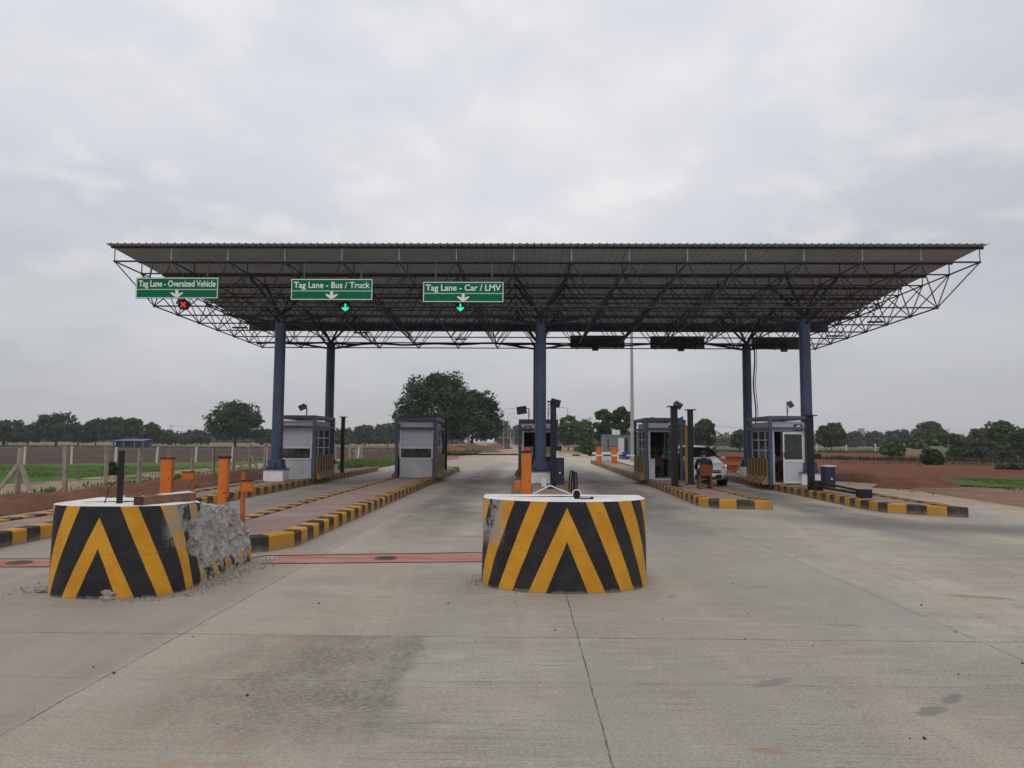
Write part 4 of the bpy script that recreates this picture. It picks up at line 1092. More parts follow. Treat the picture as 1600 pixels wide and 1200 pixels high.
def floodlight(base, h, arm, head, label, tilt=30, flip=1):
    r = empty('floodlight', base, label, 'floodlight', 'floodlights on booth roofs and posts')
    b_ = MB(); b_.tube((0, 0, 0), (0, 0, h), .018, n=8); b_.tube((0, 0, h-.01), (arm, 0, h-.01), .016, n=8); b_.build('pole', M['frame'], r)
    m3 = Matrix.Rotation(R(tilt*flip), 3, 'Y')@Matrix.Rotation(R(25), 3, 'X')
    b_ = MB(); b_.box((arm+flip*.0, 0, h-.09), (head, .10, head*.78), 0, 0, m3); hd = b_.build('lamp_head', M['frame'], r, bevel=.01)
    b_ = MB(); v = m3@Vector((0, -.054, 0)); b_.box((arm+v.x, v.y, h-.09+v.z), (head*.86, .006, head*.62), 0, 0, m3); b_.build('lens', M['lampglass'], hd)
    b_ = MB(); b_.path([(.0, .02, .05), (.04, .03, h*.4), (.05, .03, h*.65), (arm*.6, .02, h-.15)], .008, 5); b_.build('cable', M['rubber'], r)
zR = .195+2.34
floodlight((-8.33, 28, zR-.01), .44, -.16, .26, 'slim floodlight on the roof of the leftmost booth', 25, -1)
floodlight((-4.45, 30, zR-.14), .62, .02, .22, 'small pale floodlight on the booth before the big tree', 10, -1)
floodlight((-3.65, 29.3, zR-.01), .28, .05, .10, 'tiny white camera at the right roof corner of the booth before the big tree')
floodlight((.15, 31.2, zR-.01), .50, -.30, .42, 'floodlight left of the centre column, on the centre booth roof', 8, -1)
floodlight((.83+.13, 31, zR-.01), .80, .30, .42, 'floodlight right of the centre column on the centre booth roof', 15, 1)
floodlight((4.83, 24.08, D(1052, 636, 24.1).z+.03), .12, .13, .26, 'floodlight on top of the thick black post by the attendant booth', 30, 1)
floodlight((9.12, 25.9, zR-.01), .52, .12, .22, 'thin floodlight on the roof of the rightmost booth', 55, 1)

# barrier machines and booms
def machine(x, y, px, py, label, w_=.36, d_=.42, boom=None):
    zt = D(px, py, y).z; h = zt-.195
    r = empty('barrier_machine', (x, y, .195), label, 'barrier machine', 'dark blue barrier machines')
    MB().box((0, 0, h/2-.02), (w_, d_, h-.04)).build('cabinet', M['bluedk'], r, bevel=.015)
    MB().box((0, 0, h-.02), (w_+.03, d_+.03, .04)).build('lid', M['white'], r)
    b_ = MB(); b_.tube((w_*.1, -d_/2-.02, h*.42), (w_*.1, -d_/2+.0, h*.42), .03, n=14); b_.build('knob', M['white'], r)
    return r, h
r, h = machine(1.12, 24.9, 872, 713, 'dark blue barrier machine right of the centre column')
r.location.x = 1.12
b_ = MB(); b_.box((-.05, 0, h+.10), (.10, .10, .2)); b_.build('stand', M['panel'], r)
b_ = MB(); b_.box((-.05, 0, h+.27), (.30, .16, .16)); b_.build('reader_box', M['black'], r, bevel=.01)
def boom(x0, x1, y, z, mats, label, thick=.05, n=9):
    r = empty('boom_arm', (x0, y, z), label, 'barrier arm', 'horizontal barrier arms')
    b_ = MB(); L_ = x1-x0
    for k in range(n): b_.b2(L_*k/n, L_*(k+1)/n, -.02, .02, -thick/2, thick/2, k % 2)
    b_.build('arm', mats, r)
zb = D(900, 711, 24.9).z
boom(1.31, 3.63, 24.72, zb, [M['white'], M['darkiron']], 'thin striped barrier arm reaching right from the centre machine')
boom(-3.7, -.32, 34.2, D(750, 710, 34.2).z, [M['black'], M['darkiron']], 'dark barrier arm across the lane left of the centre booth', .06)
r, h = machine(9.62, 23.8, 1285, 727, 'dark blue barrier machine right of the right column', .32, .4)
b_ = MB(); b_.box((0, 0, 0), (.22, .14, .17)); cbx = b_.build('control_box', M['black'], None, bevel=.01); cbx.location = D(1277, 713, 25.3); tag(cbx, 'small black box on a bracket right of the right front column', 'control box')
MB().b2(-.32, -.11, -.02, .02, -.02, .02).build('bracket', M['blue'], cbx)
fb_ = empty('folded_boom', (8.62, 22.1, .195), 'black folded height bar lying along the rightmost island', 'barrier arm')
a = Vector((.02, -.12, .20)); e_ = D(1350, 771, 19.6)-Vector((8.62, 22.1, .195))
b_ = MB(); b_.beam(a+Vector((0, 0, .06)), e_+Vector((0, 0, .06)), .05, .05); b_.beam(a+Vector((0, 0, -.07)), e_+Vector((0, 0, -.03)), .05, .05); b_.build('arm', M['black'], fb_)
b_ = MB(); b_.box(e_, (.34, .22, .22)); b_.build('end_box', M['black'], fb_, bevel=.012)
b_ = MB(); b_.box((0, 0, .16), (.24, .24, .32)); b_.build('pivot', M['black'], fb_, bevel=.01)
# small utility boxes near the centre column
ub = MB().box((.60, 23.6, .33), (.16, .12, .27)).build('junction_box', M['white'], None, bevel=.008); tag(ub, 'small white box on the paving left of the black centre post', 'junction box')
op = empty('striped_pole', (5.98, 27.6, .195), 'tall yellowish pole at the right corner of the attendant booth', 'pole')
op.location = (5.9, 27.3, .195)
MB().b2(-.05, .05, -.03, .03, 0, 1.95).build('pole', M['yellowp'], op, bevel=.004)
MB().b2(-.07, .07, -.05, .05, 1.951, 2.03).build('cap', M['redp'], op)

# ------------------------------------------------------------------ people and chairs
def chair(loc, rz, mat, label):
    r = empty('plastic_chair', loc, label, 'chair', None, rz)   # backrest towards -Y
    s_ = MB(); s_.b2(-.22, .22, -.21, .22, .42, .445); s_.build('seat', mat, r, bevel=.02)
    b_ = MB(); n = 8; vs = []
    for i in range(n+1):
        x = -.22+.44*i/n; c = -.21-.05*(1-(x/.22)**2)
        top = .82-.05*abs(x/.22)**2.5
        vs += [(x, c, .445), (x, c-.07, top), (x, c-.02, .445), (x, c-.09, top)]
    fs = []
    for i in range(n):
        a_, c_ = 4*i, 4*i+4; fs += [(a_, c_, c_+1, a_+1), (a_+3, c_+3, c_+2, a_+2), (a_+1, c_+1, c_+3, a_+3), (a_+2, c_+2, c_, a_)]
    fs += [(0, 1, 3, 2), (4*n+2, 4*n+3, 4*n+1, 4*n)]
    b_.add(vs, fs); b_.build('backrest', mat, r)
    for sx_ in (-1, 1):
        for sy_, yo in ((-1, -.04), (1, .03)):
            l_ = MB(); l_.beam((sx_*.19, sy_*.18, .42), (sx_*.23, sy_*.20+yo, .0), .05, .035); l_.build('leg', mat, r)
        a_ = MB(); a_.path([(sx_*.24, -.24, .66), (sx_*.26, -.02, .67), (sx_*.255, .17, .65), (sx_*.23, .2, .43)], .02, 6); a_.build('armrest', mat, r)
    return r

def skin(name, verts, edges, radii, mat, parent, root=0, sub=2):
    me = bpy.data.meshes.new(name); me.from_pydata(verts, edges, []); me.materials.append(mat)
    o = bpy.data.objects.new(name, me); COL.objects.link(o); o.parent = parent
    sk = o.modifiers.new('skin', 'SKIN'); sk.use_smooth_shade = True
    if not me.skin_vertices: bpy.context.view_layer.update()
    for i, v in enumerate(me.skin_vertices[0].data):
        rr_ = radii[i]; v.radius = rr_ if isinstance(rr_, tuple) else (rr_, rr_); v.use_root = (i == root); v.use_loose = False
    ss = o.modifiers.new('sub', 'SUBSURF'); ss.levels = sub; ss.render_levels = sub
    return o
def mk_skin(name, chain, mat, parent, sub=2):
    vs, es, rs = [], [], []
    for (p_, r__, par) in chain:
        vs.append(tuple(p_)); rs.append(r__)
        if par is not None: es.append((par, len(vs)-1))
    me = bpy.data.meshes.new(name); bm = bmesh.new(); ly = bm.verts.layers.skin.verify()
    bv = [bm.verts.new(v) for v in vs]
    for a_, c_ in es: bm.edges.new((bv[a_], bv[c_]))
    for i, v in enumerate(bv):
        rr_ = rs[i]; v[ly].radius = rr_ if isinstance(rr_, tuple) else (rr_, rr_); v[ly].use_root = (i == 0)
    bm.to_mesh(me); bm.free(); me.materials.append(mat)
    o = bpy.data.objects.new(name, me); COL.objects.link(o); o.parent = parent
    sk = o.modifiers.new('skin', 'SKIN'); sk.use_smooth_shade = True
    ss = o.modifiers.new('sub', 'SUBSURF'); ss.levels = 1; ss.render_levels = sub
    return o
def seated(loc, rz, lean, shirt, trousers, label, hands=(.05, .42, .62)):
    """faces +Y in local space, hips at .50; lean forwards in degrees"""
    r = empty('person', loc, label, 'person', None, rz)
    L_ = R(lean); hip = Vector((0, 0, .53))
    def t(d, side=0, fw=0): return hip+Vector((side, sin(L_)*d+fw*cos(L_), cos(L_)*d-fw*sin(L_)))
    neck, headc = t(.50), t(.60, 0, .03)
    ch = [(hip, .13, None), (t(.16), .12, 0), (t(.34), .145, 1), (t(.44), .12, 2), (neck, .055, 3), (t(.56, 0, .015), .055, 4),
          (t(.62, 0, .02), (.078, .092), 5), (t(.70, 0, .02), (.072, .088), 6), (t(.755, 0, .01), (.045, .055), 7)]
    def limb(side):
        b0 = len(ch)
        sh = t(.43, side*.19); el = sh+Vector((side*.05, .16, -.24)); wr = Vector((side*hands[0]*2.2, hands[1], hands[2]))
        ch.append((t(.43, side*.11), .07, 3)); ch.append((sh, .055, b0)); ch.append((el, .042, b0+1)); ch.append((wr, .028, b0+2))
        f = (wr-el).normalized(); sd_ = f.cross(Vector((0, 0, 1))).normalized()
        pm = wr+f*.07; ch.append((pm, (.038, .018), b0+3)); pi_ = len(ch)-1
        for k, ln in enumerate((.065, .075, .07, .055)):
            o_ = (k-1.5)*.020; kn = pm+sd_*o_+f*.03; ch.append((kn, .009, pi_)); ch.append((kn+f*ln*.5+Vector((0, 0, -.012)), .008, len(ch)-1)); ch.append((kn+f*ln*.8+Vector((0, 0, -.035)), .007, len(ch)-1))
        th = wr+f*.03-sd_*side*.035; ch.append((th, .010, b0+3)); ch.append((th+f*.035-sd_*side*.012, .009, len(ch)-1))
        # leg
        l0 = len(ch)
        ch.append((hip+Vector((side*.10, .02, -.02)), .088, 0)); ch.append((hip+Vector((side*.15, .42, .0)), .060, l0)); ch.append((hip+Vector((side*.15, .44, -.22)), .052, l0+1))
        ch.append((hip+Vector((side*.15, .40, -.44)), .036, l0+2)); ch.append((hip+Vector((side*.16, .44, -.49)), .036, l0+3)); ch.append((hip+Vector((side*.17, .56, -.505)), .028, l0+4))
    limb(-1); limb(1)
    mk_skin('body', ch, M['skin'], r)
    # shirt and trousers: the same chain grown a little, cut at neck / wrists / waist
    sh_ = [(hip+Vector((0, 0, .01)), .150, None), (t(.16), .140, 0), (t(.34), .162, 1), (t(.44), .130, 2), (t(.485), .075, 3)]
    for side in (-1, 1):
        b0 = len(sh_); shp = t(.43, side*.19); el = shp+Vector((side*.05, .16, -.24)); wr = Vector((side*hands[0]*2.2, hands[1], hands[2]))
        sh_ += [(t(.43, side*.11), .082, 3), (shp, .070, b0), (el, .056, b0+1), (el.lerp(wr, .35), .05, b0+2)]
    mk_skin('shirt', sh_, shirt, r)
    tr = [(hip, .152, None)]
    for side in (-1, 1):
        b0 = len(tr); tr += [(hip+Vector((side*.10, .02, -.02)), .102, 0), (hip+Vector((side*.15, .42, .0)), .074, b0), (hip+Vector((side*.15, .44, -.22)), .068, b0+1), (hip+Vector((side*.15, .40, -.43)), .058, b0+2)]
    mk_skin('trousers', tr, trousers, r)
    hm = MB(); hc = t(.70, 0, -.005); hm.sphere(hc+Vector((0, -.012, .012)), .098, 16, 0, (.88, 1.02, .95), .06, 2); hm.build('hair', M['hair'], r)
    fc = MB(); fw = Vector((0, cos(L_), -sin(L_))); up = Vector((0, sin(L_), cos(L_)))
    c_ = t(.655, 0, .10); fc.sphere(c_+fw*.015, .016, 8, 0, (1, 1.2, 1.3)); 
    for side in (-1, 1): fc.sphere(t(.66, side*.078, .02), .022, 8, 0, (.4, .8, 1.2))
    fc.build('ears_and_nose', M['skin'], r)
    ey_ = MB()
    for side in (-1, 1): ey_.sphere(c_+up*.03+Vector((side*.032, 0, 0)), .011, 8)
    ey_.build('eyes', M['white'], r)
    mo = MB(); mo.sphere(c_-up*.045, .02, 8, 0, (1.2, .4, .35)); mo.build('mouth', M['brown'], r)
    sh2 = MB()
    for side in (-1, 1): sh2.sphere(hip+Vector((side*.165, .50, -.49)), .06, 10, 0, (.75, 2.1, .65))
    sh2.build('shoes', M['black'], r)
    return r
ci = .195
_c = chair((5.52, 22.9, ci), R(-8), M['plastic'], 'orange plastic chair on the island in front of the white car'); _c.scale = (.84, .95, .93)
seated((5.52, 22.92, ci), R(-8), 40, M['cloth_dk'], M['cloth_dk'], 'person in dark clothes bending forward on the orange chair, seen from behind', (.06, .52, .50))
chair((5.10, 29.2, .25), R(4), M['brown'], 'brown plastic chair inside the booth with the open doorway')
seated((5.10, 29.22, .25), R(4), 10, M['cloth_dk'], M['cloth_dk'], 'person in dark clothes sitting at the desk inside the open booth', (.08, .48, .78))
chair((8.85, 26.6, .25), R(60), M['brown'], 'brown chair inside the rightmost booth')
seated((8.85, 26.62, .25), R(60), 8, M['cloth_lt'], M['cloth_dk'], 'person in a pale shirt sitting inside the rightmost booth', (.08, .46, .70))

# ------------------------------------------------------------------ white car
def car(loc, rz):
    r = empty('parked_car', loc, 'white hatchback facing us in the lane beside the attendant booth', 'car', None, rz)
    # front of the car at y=0 towards -Y ; length along +Y
    hw = .82
    # stations: y, z_low, z_belt(shoulder), half width, z_top (bonnet/roof), half width at top
    S = [(-.02, .32, .52, .52, .60, .42), (.06, .24, .60, .70, .74, .55), (.22, .20, .70, .78, .86, .62), (.60, .20, .78, .81, .94, .66),
         (.95, .20, .86, .82, 1.00, .68), (1.15, .20, .90, .82, 1.06, .68), (1.55, .20, .92, .82, 1.34, .60), (1.85, .20, .93, .82, 1.47, .57),
         (2.4, .20, .94, .82, 1.51, .57), (3.0, .20, .95, .82, 1.49, .57), (3.4, .20, .96, .81, 1.42, .56), (3.65, .24, .95, .78, 1.18, .62), (3.78, .30, .80, .70, .98, .60)]
    vs = []; NP = 11
    for (y, zl, zb_, w_, zt, wt) in S:
        half = [(w_*.86, zl), (w_*.98, zl+.10), (w_, (zl+zb_)/2), (w_*.985, zb_-.04), (w_*.94, zb_), (wt+(w_*.94-wt)*.35, zb_+(zt-zb_)*.60), (wt, zb_+(zt-zb_)*.92), (wt*.55, zt)]
        loop = [(x, y, z) for x, z in half]+[(0, y, zt+.012)]+[(-x, y, z) for x, z in reversed(half)]
        NP = len(loop); vs += loop
    fs = []; ms = []
    for j in range(len(S)-1):
        for i in range(NP-1):
            fs.append((j*NP+i, j*NP+i+1, (j+1)*NP+i+1, (j+1)*NP+i))
        fs.append((j*NP+NP-1, j*NP, (j+1)*NP, (j+1)*NP+NP-1))
    fs.append(tuple(reversed(range(NP)))); fs.append(tuple(range((len(S)-1)*NP, len(S)*NP)))
    fs = [tuple(reversed(f)) for f in fs]
    mb = MB(); mb.add(vs, fs, 0, True); bo = mb.build('body', [M['carw']], r)
    md = bo.modifiers.new('sub', 'SUBSURF'); md.levels = 2; md.render_levels = 2
    # glass pieces hug the body, slightly proud
    def quadgrid(P00, P10, P11, P01, n=6, bulge=0.):
        g_ = MB(); v_ = []
        for j in range(n+1):
            for i in range(n+1):
                u, w2 = i/n, j/n
                p_ = (Vector(P00)*(1-u)+Vector(P10)*u)*(1-w2)+(Vector(P01)*(1-u)+Vector(P11)*u)*w2
                p_.y -= bulge*(1-(2*u-1)**2); v_.append(p_)
        g_.add(v_, [(j*(n+1)+i, j*(n+1)+i+1, (j+1)*(n+1)+i+1, (j+1)*(n+1)+i) for j in range(n) for i in range(n)], 0, True); return g_
    quadgrid((-.70, 1.10, 1.00), (.70, 1.10, 1.00), (.53, 1.72, 1.435), (-.53, 1.72, 1.435), 8, .10).build('windscreen', M['carglass'], r)
    for sx_ in (-1, 1):
        g_ = MB(); pts = [(1.28, 1.00), (1.78, 1.37), (2.9, 1.40), (3.35, 1.30), (3.42, 1.02)]
        v_ = [(sx_*(.835-(z-.93)*.46), y, z) for y, z in pts]; g_.add(v_, [tuple(range(5)) if sx_ < 0 else tuple(reversed(range(5)))])
        g_.build('side_window', M['carglass'], r)
        g_ = MB(); g_.sphere((sx_*.96, 1.32, 1.03), .10, 12, 0, (1.0, .55, .72)); g_.tube((sx_*.80, 1.36, .99), (sx_*.90, 1.33, 1.01), .025, n=8)
        g_.build('mirror', M['carw'], r)
        g_ = MB(); v_ = [(sx_*.50, .06, .66), (sx_*.74, .20, .68), (sx_*.80, .42, .80), (sx_*.60, .14, .76)]
        g_.add([Vector(q)+Vector((0, -.03, 0)) for q in v_]+[Vector(q)+Vector((0, .06, .0)) for q in v_], [(0, 1, 2, 3), (3, 2, 1, 0), (0, 4, 5, 1), (1, 5, 6, 2), (2, 6, 7, 3), (3, 7, 4, 0)])
        hl = g_.build('headlight', M['chrome'], r)
        g_ = MB(); g_.tube((sx_*.60, .02, .36), (sx_*.60, .06, .36), .065, n=14); g_.build('fog_lamp', M['lampglass'], r)
        for wy in (.72, 3.05):
            g_ = MB(); g_.tube((sx_*.66, wy, .30), (sx_*.835, wy, .30), .30, n=28, smooth=False); wh = g_.build('wheel', M['rubber'], r, bevel=.03)
            g_ = MB(); g_.tube((sx_*.80, wy, .30), (sx_*.845, wy, .30), .19, n=20, smooth=False); g_.build('rim', M['galv'], wh)
            g_ = MB(); g_.tube((sx_*.60, wy, .31), (sx_*.828, wy, .31), .36, n=28, smooth=False); g_.build('wheel_arch', M['black'], r)
    g_ = MB(); g_.b2(-.46, .46, -.035, .02, .50, .60); g_.build('grille', M['black'], r, bevel=.01)
    g_ = MB(); g_.b2(-.48, .48, -.045, -.036, .545, .565); g_.b2(-.06, .06, -.05, -.036, .53, .58); g_.build('chrome_bar', M['chrome'], r)
    g_ = MB(); g_.b2(-.50, .50, -.02, .04, .28, .43); g_.build('lower_intake', M['black'], r, bevel=.02)
    g_ = MB(); g_.b2(-.26, .26, -.045, -.021, .37, .45); g_.build('number_plate', M['signw'], r)
    g_ = MB(); g_.beam((-.5, 1.04, 1.015), (-.05, 1.10, 1.03), .012, .012); g_.beam((.0, 1.04, 1.02), (.45, 1.14, 1.05), .012, .012); g_.build('wiper', M['black'], r)
    return r
car((6.80, 27.7, 0), R(2))

# ------------------------------------------------------------------ far plaza objects
fbk = empty('far_block', (6.1, 56.6, 0), 'white concrete end block beyond the two small orange posts', 'concrete block')
b_ = MB(); n = 20; pts = [(.98*cos(pi*t/n), .7*sin(pi*t/n)) for t in range(n+1)]; b_.prism([(x, y) for x, y in pts]+[(-.98, -.5), (.98, -.5)], 0, .86); b_.build('body', M['white'], fbk)
MB().b2(-.25, .25, -.56, -.502, .25, .72).build('panel', M['panel'], fbk)
# steel girders beyond the car
for k, (dx, dy, dz, lb) in enumerate(((0, 0, .55, 'upper rust orange steel girder stacked beyond the white car'), (.5, -1.2, .12, 'lower rust orange steel girder lying beyond the white car'))):
    gx = empty('steel_girder', (12.0+dx, 41+dy, dz), lb, 'girder', 'rust orange girders stacked on the island')
    b_ = MB()
    for zz_, hh in ((.0, .04), (.30, .04)): b_.b2(-1.9, 1.9, -.14, .14, zz_, zz_+hh)
    b_.b2(-1.9, 1.9, -.02, .02, .041, .299); b_.build('girder', M['orange_rust'], gx)
    b_ = MB()
    for sx_ in (-1.4, 1.4): b_.box((sx_, 0, -.09), (.2, .5, .17))
    b_.build('timber_packer', M['wooddk'], gx)
ct = empty('site_cabin', (8.0, 75.5, 0), 'grey steel cabin behind the attendant booth', 'cabin')
b_ = MB(); b_.b2(0, 5.4, 0, 2.6, .15, 2.28)
ctb = b_.build('walls', M['container'], ct)
b_ = MB()
for k in range(27): b_.b2(.1+k*.2, .16+k*.2, -.03, -.001, .25, 2.2)
b_.b2(-.03, 5.43, -.04, 2.64, 2.281, 2.36); b_.b2(-.02, 5.42, -.02, 2.62, .08, .149); b_.build('cladding', M['container'], ct)
b_ = MB(); b_.b2(1.45, 2.05, -.08, -.035, .2, 2.05); b_.build('door', M['panel'], ct)
b_ = MB(); b_.b2(2.08, 2.42, -.06, -.031, .2, 2.05); b_.build('doorway', M['shade_dk'], ct)  # flat panel, the shade of the opening put into its colour
b_ = MB(); b_.b2(.35, .52, -.05, -.031, 1.0, 1.9); b_.build('window', M['carglass'], ct)
b_ = MB(); b_.box((0, 0, .29), (.78, .6, .5)); tk = b_.build('water_tank', M['white'], None, bevel=.03); tk.location = (9.35, 76.5, 2.34); tag(tk, 'white box tank on the roof of the grey cabin', 'tank')
b_ = MB(); b_.tube((0, 0, 0), (0, 0, .72), .33, .33, 20, smooth=True); b_.tube((0, 0, .24), (0, 0, .28), .345, n=20); dm = b_.build('blue_drum', M['bluep'], None); dm.location = (9.6, 71, 0); tag(dm, 'blue drum standing before the grey cabin', 'drum')

# masts, lamps, poles
ms_ = empty('light_mast', (8.9, 62, 0), 'tall pale grey tapering mast rising behind the canopy', 'mast')
px_c = D(988, 690, 62); ms_.location.x = px_c.x
MB().tube((0, 0, 0), (0, 0, 14.5), .17, .09, 16).build('pole', M['galv'], ms_)
MB().tube((0, 0, 14.3), (0, 0, 14.5), .8, .8, 16).build('lamp_ring', M['galv'], ms_)
def lamp(px, pyt, h, side, label):
    Y = (h-1.6)*1155/(690+(px-800)*.0055-pyt); p_ = D(px, 690, Y)
    r = empty('street_lamp', (p_.x, Y, 0), label, 'street lamp', 'street lamps along the distant road')
    MB().tube((0, 0, 0), (0, 0, h-.3), .10, .06, 8).build('pole', M['galv'], r)
    b_ = MB(); b_.path([(0, 0, h-.32), (side*.5, 0, h-.08), (side*1.6, 0, h)], .045, 6); b_.build('arm', M['galv'], r)
    MB().box((side*1.9, 0, h-.01), (.7, .25, .10)).build('lamp_head', M['galv'], r)
lamp(787, 638, 8.5, 1, 'distant street lamp nearest the big tree, arm to the right')
lamp(793.5, 646, 8.5, 1, 'second distant street lamp right of the big tree')
lamp(797, 652, 8.5, 1, 'third distant street lamp right of the big tree')
lamp(803, 660, 8.5, 1, 'farthest distant street lamp right of the big tree')
lamp(887, 636, 8.5, -1, 'distant street lamp right of the centre booth, arm to the left')
lamp(871, 645, 8.5, -1, 'distant street lamp half hidden beside the centre booth')
def upole(px, pyt, h, label, cross=True, lean=0, mat='post'):
    hor = 690+(px-800)*.0055; Y = (h-1.6)*1155/(hor-pyt); p_ = D(px, 690, Y)
    r = empty('utility_pole', (p_.x, Y, 0), label, 'utility pole', 'power poles in the fields'); r.rotation_euler[1] = R(lean)
    MB().tube((0, 0, 0), (0, 0, h), .16, .10, 8).build('pole', M[mat], r)
    if cross:
        b_ = MB(); b_.beam((-.8, 0, h-.5), (.8, 0, h-.5), .1, .1); b_.beam((-.5, 0, h-1.2), (.5, 0, h-1.2), .08, .08)
        for s_ in (-.7, 0, .7): b_.tube((s_, 0, h-.45), (s_, 0, h-.2), .04, n=6)
        b_.build('crossarm', M['frame'], r)
    return r
up = [upole(266, 663, 7.5, 'slim power pole left of the round tree behind the left fence'), upole(196, 661, 7.5, 'thin pole in front of the blue roofed shed', False),
      upole(921.5, 651, 7.5, 'power pole right of the pale green roadside trees'), upole(954, 645, 7.5, 'leaning power pole in front of the dark trees by the grey cabin', True, 4),
      upole(1389, 671, 7.5, 'power pole with crossarms in front of the far right hedge'), upole(1108, 680, 7, 'tiny distant pole right of the white car', True)]
def wires(a, b, za, zb_, label, n=3):
    r = empty('power_line', (a.location.x, a.location.y, 0), label, 'power line')
    for k in range(n):
        b_ = MB(); o_ = (k-1)*.65; p0 = a.location+Vector((o_, 0, za)); p1 = b+Vector((o_, 0, zb_)); pts = []
        for i in range(15):
            t = i/14; q_ = p0.lerp(p1, t); q_.z -= 4*t*(1-t)*1.4; pts.append(q_)
        b_.path(pts, .015, 4); b_.build('wire', M['frame'], r, True)
wires(up[0], Vector((-30, 230, 0)), 7.1, 7.1, 'faint wires from the power pole behind the left fence')
wires(up[4], Vector((30, 190, 0)), 7.1, 7.4, 'faint wires from the power pole on the far right')
wt = empty('water_tower', (92, 224, 0), 'tiny pale water tower above the far right trees', 'water tower'); wt.location = D(1346, 690, 260); wt.location.z = 0; wt.scale = (.55, .55, 1)
MB().tube((0, 0, 5.2), (0, 0, 7.0), 2.0, 2.0, 16, smooth=False).build('tank', M['galv'], wt)
for sx_ in (-1, 1):
    for sy_ in (-1, 1): MB().tube((sx_*1.4, sy_*1.4, 0), (sx_*1.2, sy_*1.2, 5.2), .12, n=6).build('leg', M['galv'], wt)
sh = empty('shed', (0, 0, 0), 'low shed with a bright blue roof before the trees on the left', 'shed'); sh.location = D(200, 690, 150); sh.location.z = 0; sh.scale = (.95, 1, .88)
b_ = MB(); b_.b2(-2.6, 3.3, 0, 3, 0, 1.55); b_.build('wall', M['bluedk'], sh)
b_ = MB(); b_.add([(-3.2, -.8, 1.50), (3.9, -.8, 1.50), (3.6, 3.2, 1.95), (-2.6, 3.2, 1.95), (-3.2, -.8, 1.60), (3.9, -.8, 1.60), (3.6, 3.2, 2.05), (-2.6, 3.2, 2.05)], [(3, 2, 1, 0), (4, 5, 6, 7), (0, 1, 5, 4), (1, 2, 6, 5), (2, 3, 7, 6), (3, 0, 4, 7)]); b_.build('roof', M['blueroof'], sh)
b_ = MB()
for x in (-2.9, -.5, 1.8, 3.6): b_.b2(x-.06, x+.06, -.7, -.58, 0, 1.46)
b_.build('post', M['post'], sh)
hut = empty('hut', (0, 0, 0), 'small flat roofed shelter beside the distant street lamps', 'hut'); hut.location = D(788, 690, 165); hut.location.z = 0
b_ = MB(); b_.b2(-1.6, 1.2, 0, 2, 0, 2.2); b_.build('wall', M['wall'], hut); MB().b2(-2.2, 2.0, -.8, 2.2, 2.5, 2.62).build('roof', M['galv'], hut)
b_ = MB()
for x in (-2.1, 1.9): b_.b2(x-.05, x+.05, -.7, -.6, 0, 2.5)
b_.build('post', M['galv'], hut)
# bird
bd = MB(); c = D(421, 588, 60)
bd.add([(0, 0, 0), (.10, 0, .03), (.28, .05, .05), (.12, .08, .02), (-.10, 0, .03), (-.28, .05, .05), (-.12, .08, .02), (0, -.12, 0), (0, .16, 0), (0, 0, .05), (0, .0, -.05)],
       [(0, 1, 2, 3), (3, 2, 1, 0), (0, 6, 5, 4), (4, 5, 6, 0), (7, 9, 8), (7, 8, 10), (9, 7, 8), (10, 8, 7)])
bo_ = bd.build('bird', M['hair']); bo_.location = c; bo_.scale = (.8, .8, .8); tag(bo_, 'tiny dark bird flying left of the left column', 'bird')

# ------------------------------------------------------------------ fences
def fence(P0, P1, spacing, h, w_, mat, label, seed, braces=(), wire=True, tilt=.05, skip=.0):
    rnd = random.Random(seed); a, b = Vector((*P0, 0)), Vector((*P1, 0)); n = int((b-a).length/spacing)
    r = empty('post_fence', a, label, 'fence'); tops = []
    for k in range(n+1):
        p_ = a.lerp(b, k/n)
        if rnd.random() < skip: continue
        hh = h*(1+rnd.uniform(-.06, .06)); tx, ty = rnd.uniform(-tilt, tilt)*hh, rnd.uniform(-tilt, tilt)*hh
        q_ = MB(); t_ = p_+Vector((tx, ty, hh))
        q_.beam(p_-Vector((0, 0, .05)), t_, w_, w_); q_.build('fence_post', mat, r, True)
        tops.append((p_, t_))
    for k in braces:
        p_, t_ = tops[k]; d_ = (b-a).normalized()
        for s_ in ((-.62, -.55), (.55, -.25)):
            q_ = MB(); q_.beam(p_+Vector((s_[0], s_[1]*.3, -.03)), p_.lerp(t_, .72), w_*.85, w_*.85); q_.build('brace', mat, r, True)
    if wire:
        q_ = MB()
        for z in (.28, .55, .80, .95):
            for (p0, t0), (p1, t1) in zip(tops[:-1], tops[1:]): q_.tube(p0.lerp(t0, z), p1.lerp(t1, z), .0035, n=4, caps=False)
        q_.build('wire', M['galv'], r, True)
    return r
fence((-13.25, 19.2), (-13.25, 60), 1.95, 1.33, .105, M['post'], 'near fence of grey concrete posts along the left verge', 5, (0, 8), True, .035)
fence((-32.8, 43.6), (-13.6, 60.2), 2.35, 1.12, .11, M['postw'], 'farther fence of whitish leaning posts between grass and ploughed field', 6, (), True, .09)
fence((22, 150), (80, 158), 3.2, 1.6, .22, M['postw'], 'far row of pale posts beyond the red field', 7, (), False, .05, .15)

